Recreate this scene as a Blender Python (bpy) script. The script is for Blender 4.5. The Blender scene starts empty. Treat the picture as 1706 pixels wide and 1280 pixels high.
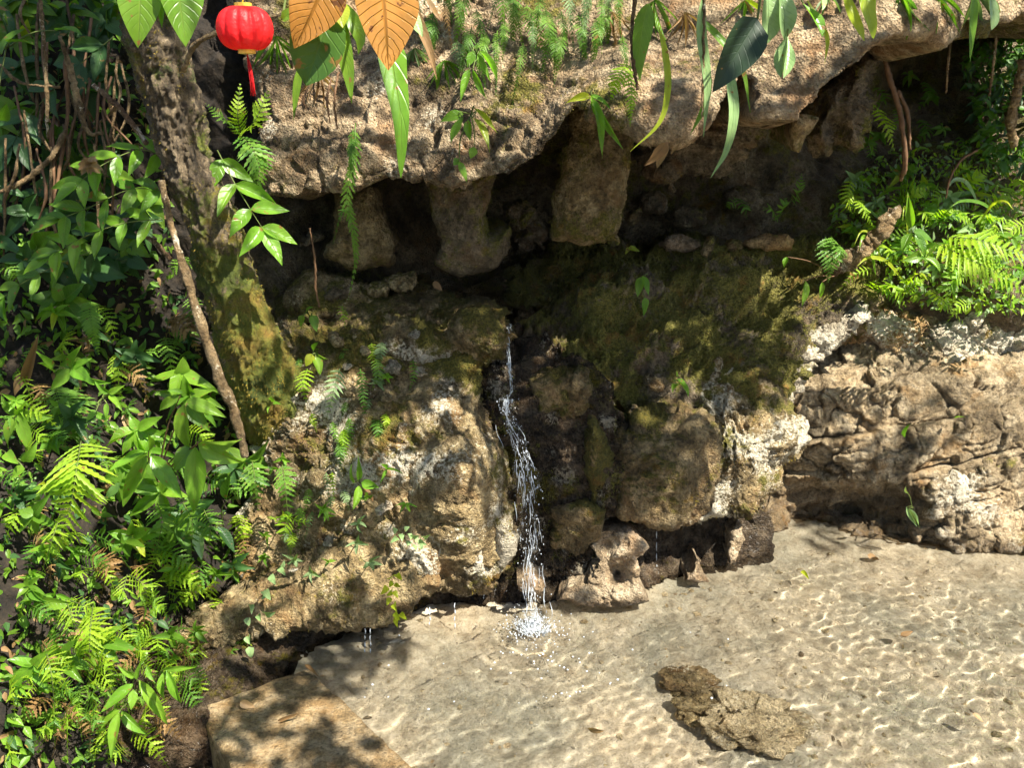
import bpy, math, random
import numpy as np
from mathutils import Vector, Matrix, Quaternion

sc = bpy.context.scene
COL = sc.collection
random.seed(7)
RNG = np.random.default_rng(11)

# ------------------------------------------------------------------ camera, sky, sun, exposure
CAM_H, PITCH, FPX = 1.65, math.radians(18.0), 1477.0
cam_d = bpy.data.cameras.new("camera")
cam = bpy.data.objects.new("camera", cam_d)
COL.objects.link(cam)
sc.camera = cam
cam_d.sensor_width = 36.0
cam_d.lens = 36.0 * FPX / 1706.0
cam_d.clip_start = 0.02
cam_d.clip_end = 500.0
cam.location = (0, 0, CAM_H)
cam.rotation_euler = (math.radians(90) - PITCH, 0, 0)

SUN_DIR = Vector((0.44, -0.44, 0.80)).normalized()
world = bpy.data.worlds.new("World")
sc.world = world
world.use_nodes = True
wn = world.node_tree
sky = wn.nodes.new("ShaderNodeTexSky")
sky.sky_type = 'NISHITA'
sky.sun_disc = False
sky.sun_elevation = math.asin(SUN_DIR.z)
sky.sun_rotation = math.atan2(SUN_DIR.x, SUN_DIR.y)
wn.links.new(sky.outputs[0], wn.nodes["Background"].inputs[0])
wn.nodes["Background"].inputs[1].default_value = 0.062
sun_d = bpy.data.lights.new("sun", 'SUN')
sun_d.energy = 5.0
sun_d.angle = math.radians(0.53)
sun_d.color = (1.0, 0.95, 0.83)
sun_d.cycles.is_caustics_light = True
sun = bpy.data.objects.new("sun", sun_d)
COL.objects.link(sun)
sun.rotation_euler = SUN_DIR.to_track_quat('Z', 'Y').to_euler()
sun.location = (3, -2, 8)
sc.view_settings.view_transform = 'Standard'
sc.view_settings.look = 'None'
sc.view_settings.exposure = 1.64
sc.view_settings.gamma = 1.0
sc.cycles.sample_clamp_indirect = 6.0
sc.cycles.max_bounces = 6
sc.cycles.diffuse_bounces = 3
sc.cycles.glossy_bounces = 2
sc.cycles.transmission_bounces = 4
sc.cycles.adaptive_threshold = 0.03
sc.cycles.transparent_max_bounces = 12

# ------------------------------------------------------------------ helpers: rays, noise, meshes
CP, SP = math.cos(PITCH), math.sin(PITCH)

def PV(px, py, Y):
    """world points whose picture position is (px, py) on the plane y = Y (arrays)"""
    u = (np.asarray(px, float) - 853.0) / FPX
    v = (640.0 - np.asarray(py, float)) / FPX
    dy = CP + v * SP
    dz = -SP + v * CP
    s = Y / dy
    return np.stack([u * s, Y + 0 * s, CAM_H + dz * s], -1)

def P(px, py, Y):
    return Vector(PV(px, py, Y).tolist())

def contact(py, z=0.0):
    """distance at which a picture row meets the height z"""
    a = PITCH + math.atan((py - 640.0) / FPX)
    return (CAM_H - z) / math.tan(a)

def mpp(Y):
    return Y / FPX      # metres per picture pixel

_perm = np.random.default_rng(3).integers(0, 2**31, 4096)
_grad = np.random.default_rng(4).normal(size=(4096, 3))
_grad /= np.linalg.norm(_grad, axis=1)[:, None]

def _hash(ix, iy, iz):
    h = (ix * 73856093) ^ (iy * 19349663) ^ (iz * 83492791)
    return _perm[h & 4095] & 4095

def pnoise(p, scale=1.0, off=0.0):
    q = p * scale + off
    i = np.floor(q).astype(np.int64)
    f = q - i
    w = f * f * f * (f * (f * 6 - 15) + 10)
    r = 0
    for dx in (0, 1):
        wx = w[:, 0] if dx else 1 - w[:, 0]
        for dy in (0, 1):
            wy = w[:, 1] if dy else 1 - w[:, 1]
            for dz in (0, 1):
                wz = w[:, 2] if dz else 1 - w[:, 2]
                g = _grad[_hash(i[:, 0] + dx, i[:, 1] + dy, i[:, 2] + dz)]
                d = g[:, 0] * (f[:, 0] - dx) + g[:, 1] * (f[:, 1] - dy) + g[:, 2] * (f[:, 2] - dz)
                r = r + wx * wy * wz * d
    return r * 1.6

def fbm(p, scale, octs=3, gain=0.5, off=0.0):
    a, r, s = 1.0, 0, scale
    for k in range(octs):
        r = r + a * pnoise(p, s, off + 17.3 * k)
        a *= gain
        s *= 2.03
    return r

def billow(p, scale, octs=3, gain=0.5, off=0.0):
    a, r, s = 1.0, 0, scale
    for k in range(octs):
        r = r + a * (np.abs(pnoise(p, s, off + 9.1 * k)) * 2 - 0.55)
        a *= gain
        s *= 2.1
    return r

def worley(p, scale, off=0.0, rel=False):
    q = p * scale + off
    i = np.floor(q).astype(np.int64)
    f1 = np.full(len(p), 9.0)
    f2 = np.full(len(p), 9.0)
    cid = np.zeros(len(p))
    best = np.zeros_like(q)
    for dx in (-1, 0, 1):
        for dy in (-1, 0, 1):
            for dz in (-1, 0, 1):
                c = i + np.array([dx, dy, dz])
                h = _hash(c[:, 0], c[:, 1], c[:, 2])
                pt = c + (_grad[h] * 0.5 + 0.5)
                d = np.linalg.norm(pt - q, axis=1)
                nf = d < f1
                f2 = np.where(nf, f1, np.minimum(f2, d))
                cid = np.where(nf, h / 4096.0, cid)
                best = np.where(nf[:, None], pt, best)
                f1 = np.where(nf, d, f1)
    return (f1, f2, cid, (q - best) / scale) if rel else (f1, f2, cid)

def sstep(a, b, x):
    t = np.clip((x - a) / (b - a), 0, 1)
    return t * t * (3 - 2 * t)

class RBF:
    def __init__(self, ctrl):
        c = np.array(ctrl, float)
        self.p = c[:, :2] / 100.0
        n = len(c)
        A = np.zeros((n + 1, n + 1))
        A[:n, :n] = np.linalg.norm(self.p[:, None] - self.p[None], axis=2)
        A[:n, n] = 1
        A[n, :n] = 1
        self.w = np.linalg.solve(A, np.append(c[:, 2], 0))
    def __call__(self, px, py):
        q = np.stack([np.asarray(px, float), np.asarray(py, float)], -1) / 100.0
        sh = q.shape[:-1]
        q = q.reshape(-1, 2)
        r = np.full(len(q), self.w[-1])
        for k in range(len(self.p)):
            r += self.w[k] * np.hypot(q[:, 0] - self.p[k, 0], q[:, 1] - self.p[k, 1])
        return r.reshape(sh)

def mesh_from(name, verts, faces, smooth=True, mat=None, uv=None):
    m = bpy.data.meshes.new(name)
    verts = np.asarray(verts, np.float32).reshape(-1, 3)
    m.vertices.add(len(verts))
    m.vertices.foreach_set("co", verts.ravel())
    if isinstance(faces, np.ndarray):
        k = faces.shape[1]
        nf = len(faces)
        flat = faces.ravel().astype(np.int32)
        starts = (np.arange(nf) * k).astype(np.int32)
    else:
        flat = np.array([i for f in faces for i in f], np.int32)
        lens = np.array([len(f) for f in faces], np.int32)
        starts = np.concatenate([[0], np.cumsum(lens)[:-1]]).astype(np.int32)
        nf = len(faces)
    m.loops.add(len(flat))
    m.loops.foreach_set("vertex_index", flat)
    m.polygons.add(nf)
    m.polygons.foreach_set("loop_start", starts)
    m.update(calc_edges=True)
    m.polygons.foreach_set("use_smooth", np.full(nf, smooth))
    if uv is not None:
        l = m.uv_layers.new(name="UVMap")
        l.data.foreach_set("uv", np.asarray(uv, np.float32)[flat].ravel())
    if mat:
        m.materials.append(mat)
    m.validate()
    return m

def new_obj(name, mesh, parent=None, mw=None):
    o = bpy.data.objects.new(name, mesh)
    COL.objects.link(o)
    if parent is not None:
        o.parent = parent
        base = Matrix.Translation(-WORLD_POS[parent.name])
        m = base @ (mw if mw is not None else Matrix.Identity(4))
        o.matrix_local = m
        WORLD_POS[o.name] = (mw.translation.copy() if mw is not None else Vector((0, 0, 0)))
        MW[o.name] = mw.copy() if mw is not None else Matrix.Identity(4)
    else:
        if mw is not None:
            o.matrix_world = mw
            WORLD_POS[o.name] = mw.translation.copy()
        else:
            WORLD_POS[o.name] = Vector((0, 0, 0))
    return o
WORLD_POS = {}
MW = {}

def sub_obj(name, mesh, part, mw):
    """a sub-part: child of a part, with world matrix mw"""
    o = bpy.data.objects.new(name, mesh)
    COL.objects.link(o)
    o.parent = part
    o.matrix_local = MW[part.name].inverted() @ mw
    return o

def tag(o, label=None, cat=None, group=None, kind=None):
    if label: o["label"] = label
    if cat: o["category"] = cat
    if group: o["group"] = group
    if kind: o["kind"] = kind
    return o

def thing(name, loc, label, cat, group=None):
    o = bpy.data.objects.new(name, None)
    o.empty_display_size = 0.05
    COL.objects.link(o)
    o.location = loc
    WORLD_POS[o.name] = Vector(loc)
    return tag(o, label, cat, group)

def tube(pts, radii, seg=8, cap=True):
    """verts, quads of a tube along pts"""
    pts = [Vector(p) for p in pts]
    n = len(pts)
    V, Fc = [], []
    ref = Vector((0.3, 0.2, 0.9)).normalized()
    prev = None
    for i, p in enumerate(pts):
        t = (pts[min(i + 1, n - 1)] - pts[max(i - 1, 0)]).normalized()
        if prev is None:
            a = t.cross(ref)
            if a.length < 1e-3: a = t.cross(Vector((1, 0, 0)))
            a.normalize()
        else:
            a = (prev - t * prev.dot(t)).normalized()
        prev = a
        b = t.cross(a)
        for k in range(seg):
            an = 2 * math.pi * k / seg
            V.append(p + (a * math.cos(an) + b * math.sin(an)) * radii[i])
    for i in range(n - 1):
        for k in range(seg):
            k2 = (k + 1) % seg
            Fc.append((i * seg + k, i * seg + k2, (i + 1) * seg + k2, (i + 1) * seg + k))
    if cap:
        Fc.append(tuple(range(seg))[::-1])
        Fc.append(tuple((n - 1) * seg + k for k in range(seg)))
    return V, Fc

def smooth_path(pts, n):
    """Catmull-Rom through tuples/Vectors of any length"""
    p = np.array([list(q) for q in pts], float)
    if len(p) == 2:
        t = np.linspace(0, 1, n)[:, None]
        return p[0] * (1 - t) + p[1] * t
    q = np.vstack([2 * p[0] - p[1], p, 2 * p[-1] - p[-2]])
    out = []
    m = len(p) - 1
    for s in np.linspace(0, m - 1e-6, n):
        i = int(s); t = s - i
        a, b, c, d = q[i], q[i + 1], q[i + 2], q[i + 3]
        out.append(0.5 * ((2 * b) + (-a + c) * t + (2 * a - 5 * b + 4 * c - d) * t * t + (-a + 3 * b - 3 * c + d) * t ** 3))
    return np.array(out)

# ------------------------------------------------------------------ materials
def mat_new(name):
    m = bpy.data.materials.new(name)
    m.use_nodes = True
    nt = m.node_tree
    return m, nt, nt.nodes["Principled BSDF"], nt.nodes["Material Output"]

def N(nt, typ, **kw):
    n = nt.nodes.new("ShaderNode" + typ)
    for k, v in kw.items():
        if k.startswith("i_"):
            n.inputs[k[2:].replace("_", " ")].default_value = v
        else:
            setattr(n, k, v)
    return n

def ramp(nt, fac, stops):
    r = N(nt, "ValToRGB")
    e = r.color_ramp.elements
    while len(e) < len(stops): e.new(0.5)
    for el, (p, c) in zip(e, stops):
        el.position = p
        el.color = (*c, 1) if len(c) == 3 else c
    if fac is not None: nt.links.new(fac, r.inputs[0])
    return r.outputs[0]

def mixc(nt, fac, a, b, mode='MIX'):
    n = N(nt, "Mix", data_type='RGBA', blend_type=mode)
    for sock, v in ((n.inputs[0], fac), (n.inputs[6], a), (n.inputs[7], b)):
        if hasattr(v, "links"): nt.links.new(v, sock)
        elif isinstance(v, (int, float)): sock.default_value = v
        else: sock.default_value = (*v, 1) if len(v) == 3 else v
    return n.outputs[2]

def math_n(nt, op, a, b=0.0, c=0.0, clamp=False):
    n = N(nt, "Math", operation=op, use_clamp=clamp)
    for i, v in enumerate((a, b, c)):
        if hasattr(v, "links"): nt.links.new(v, n.inputs[i])
        else: n.inputs[i].default_value = v
    return n.outputs[0]

def noise_n(nt, vec, scale, detail=4, rough=0.55, out=0, dist=0.0):
    n = N(nt, "TexNoise")
    n.inputs["Scale"].default_value = scale
    n.inputs["Detail"].default_value = detail
    n.inputs["Roughness"].default_value = rough
    n.inputs["Distortion"].default_value = dist
    nt.links.new(vec, n.inputs["Vector"])
    return n.outputs[out]

def rock_material(name, dark, mid, light, moss=(0.135, 0.12, 0.020), moss2=(0.25, 0.20, 0.04), rough=0.85, pit=1.0, strata=0.0, rust=(0.28, 0.13, 0.04), rust_amt=0.35):
    m, nt, b, out = mat_new(name)
    L = nt.links
    geo = N(nt, "NewGeometry")
    pos = geo.outputs["Position"]
    n1 = noise_n(nt, pos, 3.2, 6, 0.62)
    n2 = noise_n(nt, pos, 17.0, 6, 0.65)
    n3 = noise_n(nt, pos, 85.0, 5, 0.7)
    n4 = noise_n(nt, pos, 260.0, 3, 0.7)
    base = ramp(nt, n2, [(0.30, dark), (0.47, mid), (0.60, light), (0.76, mid)])
    big = ramp(nt, n1, [(0.36, (0.42, 0.39, 0.34)), (0.5, (0.9, 0.87, 0.8)), (0.63, (1.22, 1.15, 1.05))])
    base = mixc(nt, 1.0, base, big, 'MULTIPLY')
    fine = ramp(nt, n3, [(0.32, (0.22, 0.20, 0.18)), (0.46, (0.9, 0.9, 0.88)), (0.68, (1.5, 1.46, 1.38))])
    base = mixc(nt, 0.85, base, fine, 'MULTIPLY')
    grain = ramp(nt, n4, [(0.3, (0.6, 0.58, 0.56)), (0.55, (1.05, 1.05, 1.05)), (0.75, (1.25, 1.25, 1.25))])
    base = mixc(nt, 0.6, base, grain, 'MULTIPLY')
    # rust / iron stains
    nr = noise_n(nt, pos, 6.5, 5, 0.6, dist=0.6)
    fr = ramp(nt, nr, [(0.54, (0, 0, 0)), (0.68, (rust_amt,) * 3)])
    base = mixc(nt, fr, base, rust)
    # lime crust from attribute
    ac = N(nt, "Attribute", attribute_name="crust")
    fc = math_n(nt, 'MULTIPLY_ADD', n3, 1.6, -0.8)
    fc = math_n(nt, 'ADD', ac.outputs["Fac"], fc)
    fc = ramp(nt, fc, [(0.42, (0, 0, 0)), (0.62, (1, 1, 1))])
    base = mixc(nt, fc, base, (0.66, 0.59, 0.45))
    # moss from attribute
    am = N(nt, "Attribute", attribute_name="moss")
    nm = noise_n(nt, pos, 24.0, 7, 0.7)
    fm = math_n(nt, 'MULTIPLY_ADD', nm, 1.9, -0.95)
    fm = math_n(nt, 'ADD', am.outputs["Fac"], fm)
    fm = ramp(nt, fm, [(0.38, (0, 0, 0)), (0.62, (1, 1, 1))])
    mcol = ramp(nt, n3, [(0.3, tuple(c * 0.45 for c in moss)), (0.5, moss), (0.7, moss2)])
    nm2 = noise_n(nt, pos, 7.5, 6, 0.7)
    mcol = mixc(nt, ramp(nt, nm2, [(0.54, (0, 0, 0)), (0.66, (0.75, 0.75, 0.75))]), mcol, (0.27, 0.135, 0.028))
    mcol = mixc(nt, 0.8, mcol, ramp(nt, n4, [(0.34, (0.3, 0.3, 0.3)), (0.5, (1, 1, 1)), (0.68, (1.7, 1.65, 1.4))]), 'MULTIPLY')
    base = mixc(nt, fm, base, mcol)
    # wetness: film of water darkens and smooths
    aw = N(nt, "Attribute", attribute_name="wet")
    wetc = mixc(nt, aw.outputs["Fac"], (1, 1, 1), (0.38, 0.34, 0.30))
    base = mixc(nt, 1.0, base, wetc, 'MULTIPLY')
    L.new(base, b.inputs["Base Color"])
    rgh = math_n(nt, 'MULTIPLY_ADD', aw.outputs["Fac"], -0.62, rough, clamp=True)
    L.new(rgh, b.inputs["Roughness"])
    b.inputs["Specular IOR Level"].default_value = 0.35
    # relief below the mesh resolution
    h = math_n(nt, 'MULTIPLY', n3, 1.0)
    v = N(nt, "TexVoronoi", feature='F1')
    v.inputs["Scale"].default_value = 130.0
    L.new(pos, v.inputs["Vector"])
    pits = math_n(nt, 'MULTIPLY_ADD', v.outputs["Distance"], 0.5 * pit, h)
    h2 = math_n(nt, 'MULTIPLY_ADD', n4, 0.45, pits)
    bp = N(nt, "Bump")
    bp.inputs["Strength"].default_value = 1.0
    bp.inputs["Distance"].default_value = 0.02
    L.new(h2, bp.inputs["Height"])
    L.new(bp.outputs[0], b.inputs["Normal"])
    return m

M = {}
M['tufa'] = rock_material("tufa_rock", (0.085, 0.062, 0.032), (0.27, 0.20, 0.10), (0.48, 0.385, 0.23), rust_amt=0.4)
M['overhang'] = rock_material("pink_brown_tufa", (0.12, 0.085, 0.052), (0.33, 0.24, 0.15), (0.54, 0.43, 0.30), pit=1.4, rust=(0.32, 0.155, 0.055), rust_amt=0.6)
M['slab'] = rock_material("bedded_limestone", (0.15, 0.108, 0.062), (0.36, 0.28, 0.18), (0.54, 0.45, 0.325), pit=0.35, rough=0.78, rust=(0.34, 0.17, 0.04), rust_amt=0.55)
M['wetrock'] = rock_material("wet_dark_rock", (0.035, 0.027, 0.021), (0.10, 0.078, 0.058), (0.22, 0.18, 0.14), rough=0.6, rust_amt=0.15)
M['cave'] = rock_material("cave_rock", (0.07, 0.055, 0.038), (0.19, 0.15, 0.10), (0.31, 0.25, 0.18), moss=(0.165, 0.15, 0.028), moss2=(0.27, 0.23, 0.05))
M['lime'] = rock_material("white_lime_rock", (0.24, 0.20, 0.15), (0.52, 0.46, 0.37), (0.74, 0.68, 0.58), rust_amt=0.15)
M['ochre'] = rock_material("ochre_stone", (0.16, 0.09, 0.035), (0.38, 0.235, 0.10), (0.52, 0.36, 0.18), rust_amt=0.6)
M['pink'] = rock_material("pink_travertine", (0.17, 0.12, 0.075), (0.38, 0.29, 0.195), (0.58, 0.48, 0.36), rust_amt=0.4)

def soil_material():
    m, nt, b, out = mat_new("dark_soil")
    geo = N(nt, "NewGeometry"); pos = geo.outputs["Position"]
    n2 = noise_n(nt, pos, 22, 6, 0.65); n3 = noise_n(nt, pos, 110, 4, 0.7)
    c = ramp(nt, n2, [(0.3, (0.006, 0.004, 0.002)), (0.5, (0.020, 0.013, 0.007)), (0.7, (0.05, 0.034, 0.019))])
    c = mixc(nt, 0.8, c, ramp(nt, n3, [(0.3, (0.4, 0.4, 0.4)), (0.7, (1.3, 1.3, 1.3))]), 'MULTIPLY')
    nt.links.new(c, b.inputs["Base Color"])
    b.inputs["Roughness"].default_value = 0.95
    bp = N(nt, "Bump"); bp.inputs["Distance"].default_value = 0.02
    nt.links.new(math_n(nt, 'ADD', n2, math_n(nt, 'MULTIPLY', n3, 0.5)), bp.inputs["Height"])
    nt.links.new(bp.outputs[0], b.inputs["Normal"])
    return m
M['soil'] = soil_material()

def leaf_material(name, c1, c2, vein=(0.25, 0.32, 0.08), rough=0.34, trans=0.45, nveins=9.0, spots=0.04, spotc=(0.25, 0.14, 0.04), pale=0.0, pleat=0.5):
    """c1..c2: range of blade colours between individuals"""
    m, nt, b, out = mat_new(name)
    L = nt.links
    oi = N(nt, "ObjectInfo")
    uv = N(nt, "UVMap")
    sep = N(nt, "SeparateXYZ")
    L.new(uv.outputs[0], sep.inputs[0])
    ax = math_n(nt, 'ABSOLUTE', math_n(nt, 'MULTIPLY_ADD', sep.outputs[0], 2.0, -1.0))
    ty = sep.outputs[1]
    geo = N(nt, "NewGeometry"); pos = geo.outputs["Position"]
    n1 = noise_n(nt, pos, 30, 4, 0.6)
    col = mixc(nt, oi.outputs["Random"], c1, c2)
    var = ramp(nt, n1, [(0.3, (0.72, 0.76, 0.7)), (0.6, (1.1, 1.08, 1.05))])
    col = mixc(nt, 0.8, col, var, 'MULTIPLY')
    # midrib and side veins
    mid = ramp(nt, ax, [(0.0, (1, 1, 1)), (0.07, (0, 0, 0))])
    ph = math_n(nt, 'SUBTRACT', math_n(nt, 'MULTIPLY', ty, nveins), math_n(nt, 'MULTIPLY', ax, nveins * 0.22))
    sv = math_n(nt, 'PINGPONG', ph, 0.5)
    svr = ramp(nt, sv, [(0.0, (0.5, 0.5, 0.5)), (0.11, (0, 0, 0))])
    vf = math_n(nt, 'MAXIMUM', mid, svr)
    col = mixc(nt, math_n(nt, 'MULTIPLY', vf, 0.4), col, vein)
    if spots > 0:
        ns = noise_n(nt, pos, 38, 3, 0.6)
        fs = ramp(nt, ns, [(0.66 - spots * 0.2, (0, 0, 0)), (0.70 - spots * 0.2, (1, 1, 1))])
        col = mixc(nt, fs, col, spotc)
    L.new(col, b.inputs["Base Color"])
    b.inputs["Roughness"].default_value = rough
    b.inputs["Specular IOR Level"].default_value = 0.45
    bp = N(nt, "Bump"); bp.inputs["Strength"].default_value = pleat; bp.inputs["Distance"].default_value = 0.003
    L.new(math_n(nt, 'MULTIPLY_ADD', vf, -1.0, math_n(nt, 'MULTIPLY', n1, 0.6)), bp.inputs["Height"])
    L.new(bp.outputs[0], b.inputs["Normal"])
    tr = N(nt, "BsdfTranslucent")
    tc = mixc(nt, 1.0, col, (1.5, 1.7, 0.6), 'MULTIPLY')
    L.new(tc, tr.inputs[0])
    mx = N(nt, "MixShader"); mx.inputs[0].default_value = trans
    L.new(b.outputs[0], mx.inputs[1]); L.new(tr.outputs[0], mx.inputs[2])
    L.new(mx.outputs[0], out.inputs[0])
    return m

M['leaf'] = leaf_material("green_leaf", (0.085, 0.20, 0.018), (0.16, 0.28, 0.026))
M['leaf_bright'] = leaf_material("bright_green_leaf", (0.13, 0.29, 0.025), (0.19, 0.34, 0.03), nveins=5)
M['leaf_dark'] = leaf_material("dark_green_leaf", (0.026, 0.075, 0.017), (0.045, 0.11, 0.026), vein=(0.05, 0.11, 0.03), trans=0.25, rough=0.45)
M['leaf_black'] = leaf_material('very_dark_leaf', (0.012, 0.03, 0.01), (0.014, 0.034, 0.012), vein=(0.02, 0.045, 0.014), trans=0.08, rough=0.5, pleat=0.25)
M['leaf_yellow'] = leaf_material("yellow_green_leaf", (0.30, 0.38, 0.03), (0.38, 0.42, 0.03), trans=0.5)
M['leaf_pale'] = leaf_material("pale_glossy_leaf", (0.20, 0.31, 0.12), (0.27, 0.38, 0.17), vein=(0.14, 0.24, 0.08), rough=0.25, trans=0.2)
M['leaf_brown'] = leaf_material("copper_leaf", (0.36, 0.16, 0.035), (0.40, 0.19, 0.045), vein=(0.20, 0.08, 0.015), rough=0.17, trans=0.3, nveins=11, spots=0.12, spotc=(0.12, 0.045, 0.012), pleat=1.0)
M['leaf_spot'] = leaf_material("spotted_green_leaf", (0.075, 0.16, 0.03), (0.08, 0.17, 0.033), vein=(0.14, 0.22, 0.05), spots=0.28, nveins=8)
M['leaf_dead'] = leaf_material("dead_leaf", (0.21, 0.115, 0.045), (0.34, 0.22, 0.11), vein=(0.12, 0.06, 0.025), rough=0.6, trans=0.25)
M['fern'] = leaf_material("fern_leaf", (0.08, 0.20, 0.02), (0.16, 0.30, 0.03), vein=(0.09, 0.16, 0.03), rough=0.42, trans=0.42, nveins=14)
M['fern_bright'] = leaf_material("bright_fern_leaf", (0.24, 0.40, 0.022), (0.33, 0.46, 0.025), vein=(0.20, 0.30, 0.03), rough=0.42, trans=0.5, nveins=14)
M['fern_dead'] = leaf_material('withered_fern_leaf', (0.22, 0.12, 0.04), (0.30, 0.19, 0.07), vein=(0.14, 0.08, 0.03), rough=0.6, trans=0.3)
M['fern_grey'] = leaf_material("grey_green_fern_leaf", (0.15, 0.24, 0.09), (0.20, 0.28, 0.13), vein=(0.10, 0.16, 0.05), rough=0.5, trans=0.3)

def simple_mat(name, col, rough=0.7, spec=0.3, var=0.35, scale=40, bump=0.003):
    m, nt, b, out = mat_new(name)
    geo = N(nt, "NewGeometry"); pos = geo.outputs["Position"]
    n1 = noise_n(nt, pos, scale, 5, 0.65)
    c = mixc(nt, 1.0, col, ramp(nt, n1, [(0.3, (1 - var,) * 3), (0.7, (1 + var,) * 3)]), 'MULTIPLY')
    nt.links.new(c, b.inputs["Base Color"])
    b.inputs["Roughness"].default_value = rough
    b.inputs["Specular IOR Level"].default_value = spec
    bp = N(nt, "Bump"); bp.inputs["Distance"].default_value = bump
    nt.links.new(n1, bp.inputs["Height"]); nt.links.new(bp.outputs[0], b.inputs["Normal"])
    return m
M['stem'] = simple_mat("green_stem", (0.10, 0.13, 0.03))
M['stem_brown'] = simple_mat("brown_stem", (0.13, 0.07, 0.035))
M['twig'] = simple_mat("dry_twig", (0.25, 0.17, 0.09), var=0.5, scale=60)
M['moss'] = simple_mat("moss_tuft", (0.135, 0.13, 0.022), rough=0.9, var=0.6, scale=25)
M['moss_gold'] = simple_mat("golden_moss_tuft", (0.20, 0.15, 0.022), rough=0.9, var=0.6, scale=25)
# ------------------------------------------------------------------ rock builder
def poly_sd(px, py, poly):
    poly = np.array(poly, float)
    n = len(poly)
    d = np.full(px.shape, 1e9)
    inside = np.zeros(px.shape, bool)
    for i in range(n):
        a = poly[i]; b = poly[(i + 1) % n]
        ex, ey = b - a
        wx, wy = px - a[0], py - a[1]
        t = np.clip((wx * ex + wy * ey) / (ex * ex + ey * ey + 1e-9), 0, 1)
        d = np.minimum(d, np.hypot(wx - ex * t, wy - ey * t))
        c = (a[1] > py) != (b[1] > py)
        xi = (b[0] - a[0]) * (py - a[1]) / (b[1] - a[1] + 1e-12) + a[0]
        inside ^= c & (px < xi)
    return np.where(inside, d, -d)

def pits(p, seed):
    """scattered dissolved holes"""
    f1, f2, cid = worley(p, 15.0, seed + 61)
    m = sstep(0.0, 0.45, pnoise(p, 4.0, seed + 62))
    h = 0.016 * m * sstep(0.42, 0.12, f1) * (cid > 0.35)
    f1, f2, cid = worley(p, 42.0, seed + 63)
    m = sstep(-0.1, 0.4, pnoise(p, 6.0, seed + 64))
    return h + 0.005 * m * sstep(0.40, 0.15, f1) * (cid > 0.4)

def tufa_disp(p, n, amp=1.0, seed=0.0, lump=1.0):
    w = p + 0.035 * np.stack([fbm(p, 6.0, 2, off=seed + 40 + k) for k in range(3)], -1)
    k1 = sstep(-0.45, 0.45, pnoise(p, 3.1, seed + 21)); k2 = sstep(-0.35, 0.35, pnoise(p, 6.3, seed + 23))
    d = 0.042 * fbm(w, 3.2, 3, off=seed)
    d += 0.026 * lump * k1 * -billow(w, 9.0, 2, off=seed + 3)
    d += 0.014 * lump * (0.3 + 0.9 * k2) * -billow(w, 27.0, 3, off=seed + 5)
    d += 0.005 * (0.5 + k2) * fbm(p, 85.0, 2, 0.7, off=seed + 8)
    return (d - pits(w, seed)) * amp

def craggy_disp(p, n, amp=1.0, seed=0.0):
    f1, f2, cid = worley(p + 0.05 * np.stack([fbm(p, 7, 2, off=seed + k) for k in range(3)], -1), 6.5, seed)
    d = 0.045 * (cid - 0.5) - 0.03 * np.exp(-((f2 - f1) / 0.08) ** 2)
    f1, f2, cid, rl = worley(p, 17.0, seed + 4, rel=True)
    tilt = _grad[(cid * 4096).astype(np.int64) & 4095]
    d += 0.45 * (tilt[:, 0] * rl[:, 0] + tilt[:, 2] * rl[:, 2]) + 0.018 * (cid - 0.5) - 0.010 * np.exp(-((f2 - f1) / 0.10) ** 2)
    d += 0.02 * fbm(p, 9.0, 3, off=seed) + 0.008 * -billow(p, 42.0, 2, off=seed + 5)
    d += 0.003 * fbm(p, 100.0, 2, 0.6, off=seed + 8)
    return d * amp

def flow_disp(p, n, amp=1.0, seed=0.0):
    """flowstone: lumps drawn out downwards"""
    w = p + 0.04 * np.stack([fbm(p, 5.0, 2, off=seed + 40 + k) for k in range(3)], -1)
    q = w * np.array([1.0, 1.0, 0.5])
    k1 = sstep(-0.4, 0.4, pnoise(p, 3.3, seed + 21)); k2 = sstep(-0.35, 0.35, pnoise(p, 6.3, seed + 23)); k3 = sstep(0.0, 0.4, pnoise(p, 2.6, seed + 27))
    d = 0.050 * fbm(w, 3.0, 3, off=seed)
    d += 0.030 * k1 * -billow(q, 10.0, 2, off=seed + 3)
    # little horizontal ledges
    h = w[:, 2] * 15.0 + 1.2 * pnoise(p, 3.0, seed + 9); f = h - np.floor(h)
    d += 0.020 * k3 * (sstep(0.0, 0.75, f) * (1 - sstep(0.9, 1.0, f)) - 0.5)
    d += 0.015 * (0.3 + 0.9 * k2) * -billow(q, 31.0, 3, off=seed + 5)
    d += 0.005 * (0.5 + k2) * fbm(p, 90.0, 2, 0.7, off=seed + 8)
    return (d - pits(w, seed)) * amp

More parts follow.
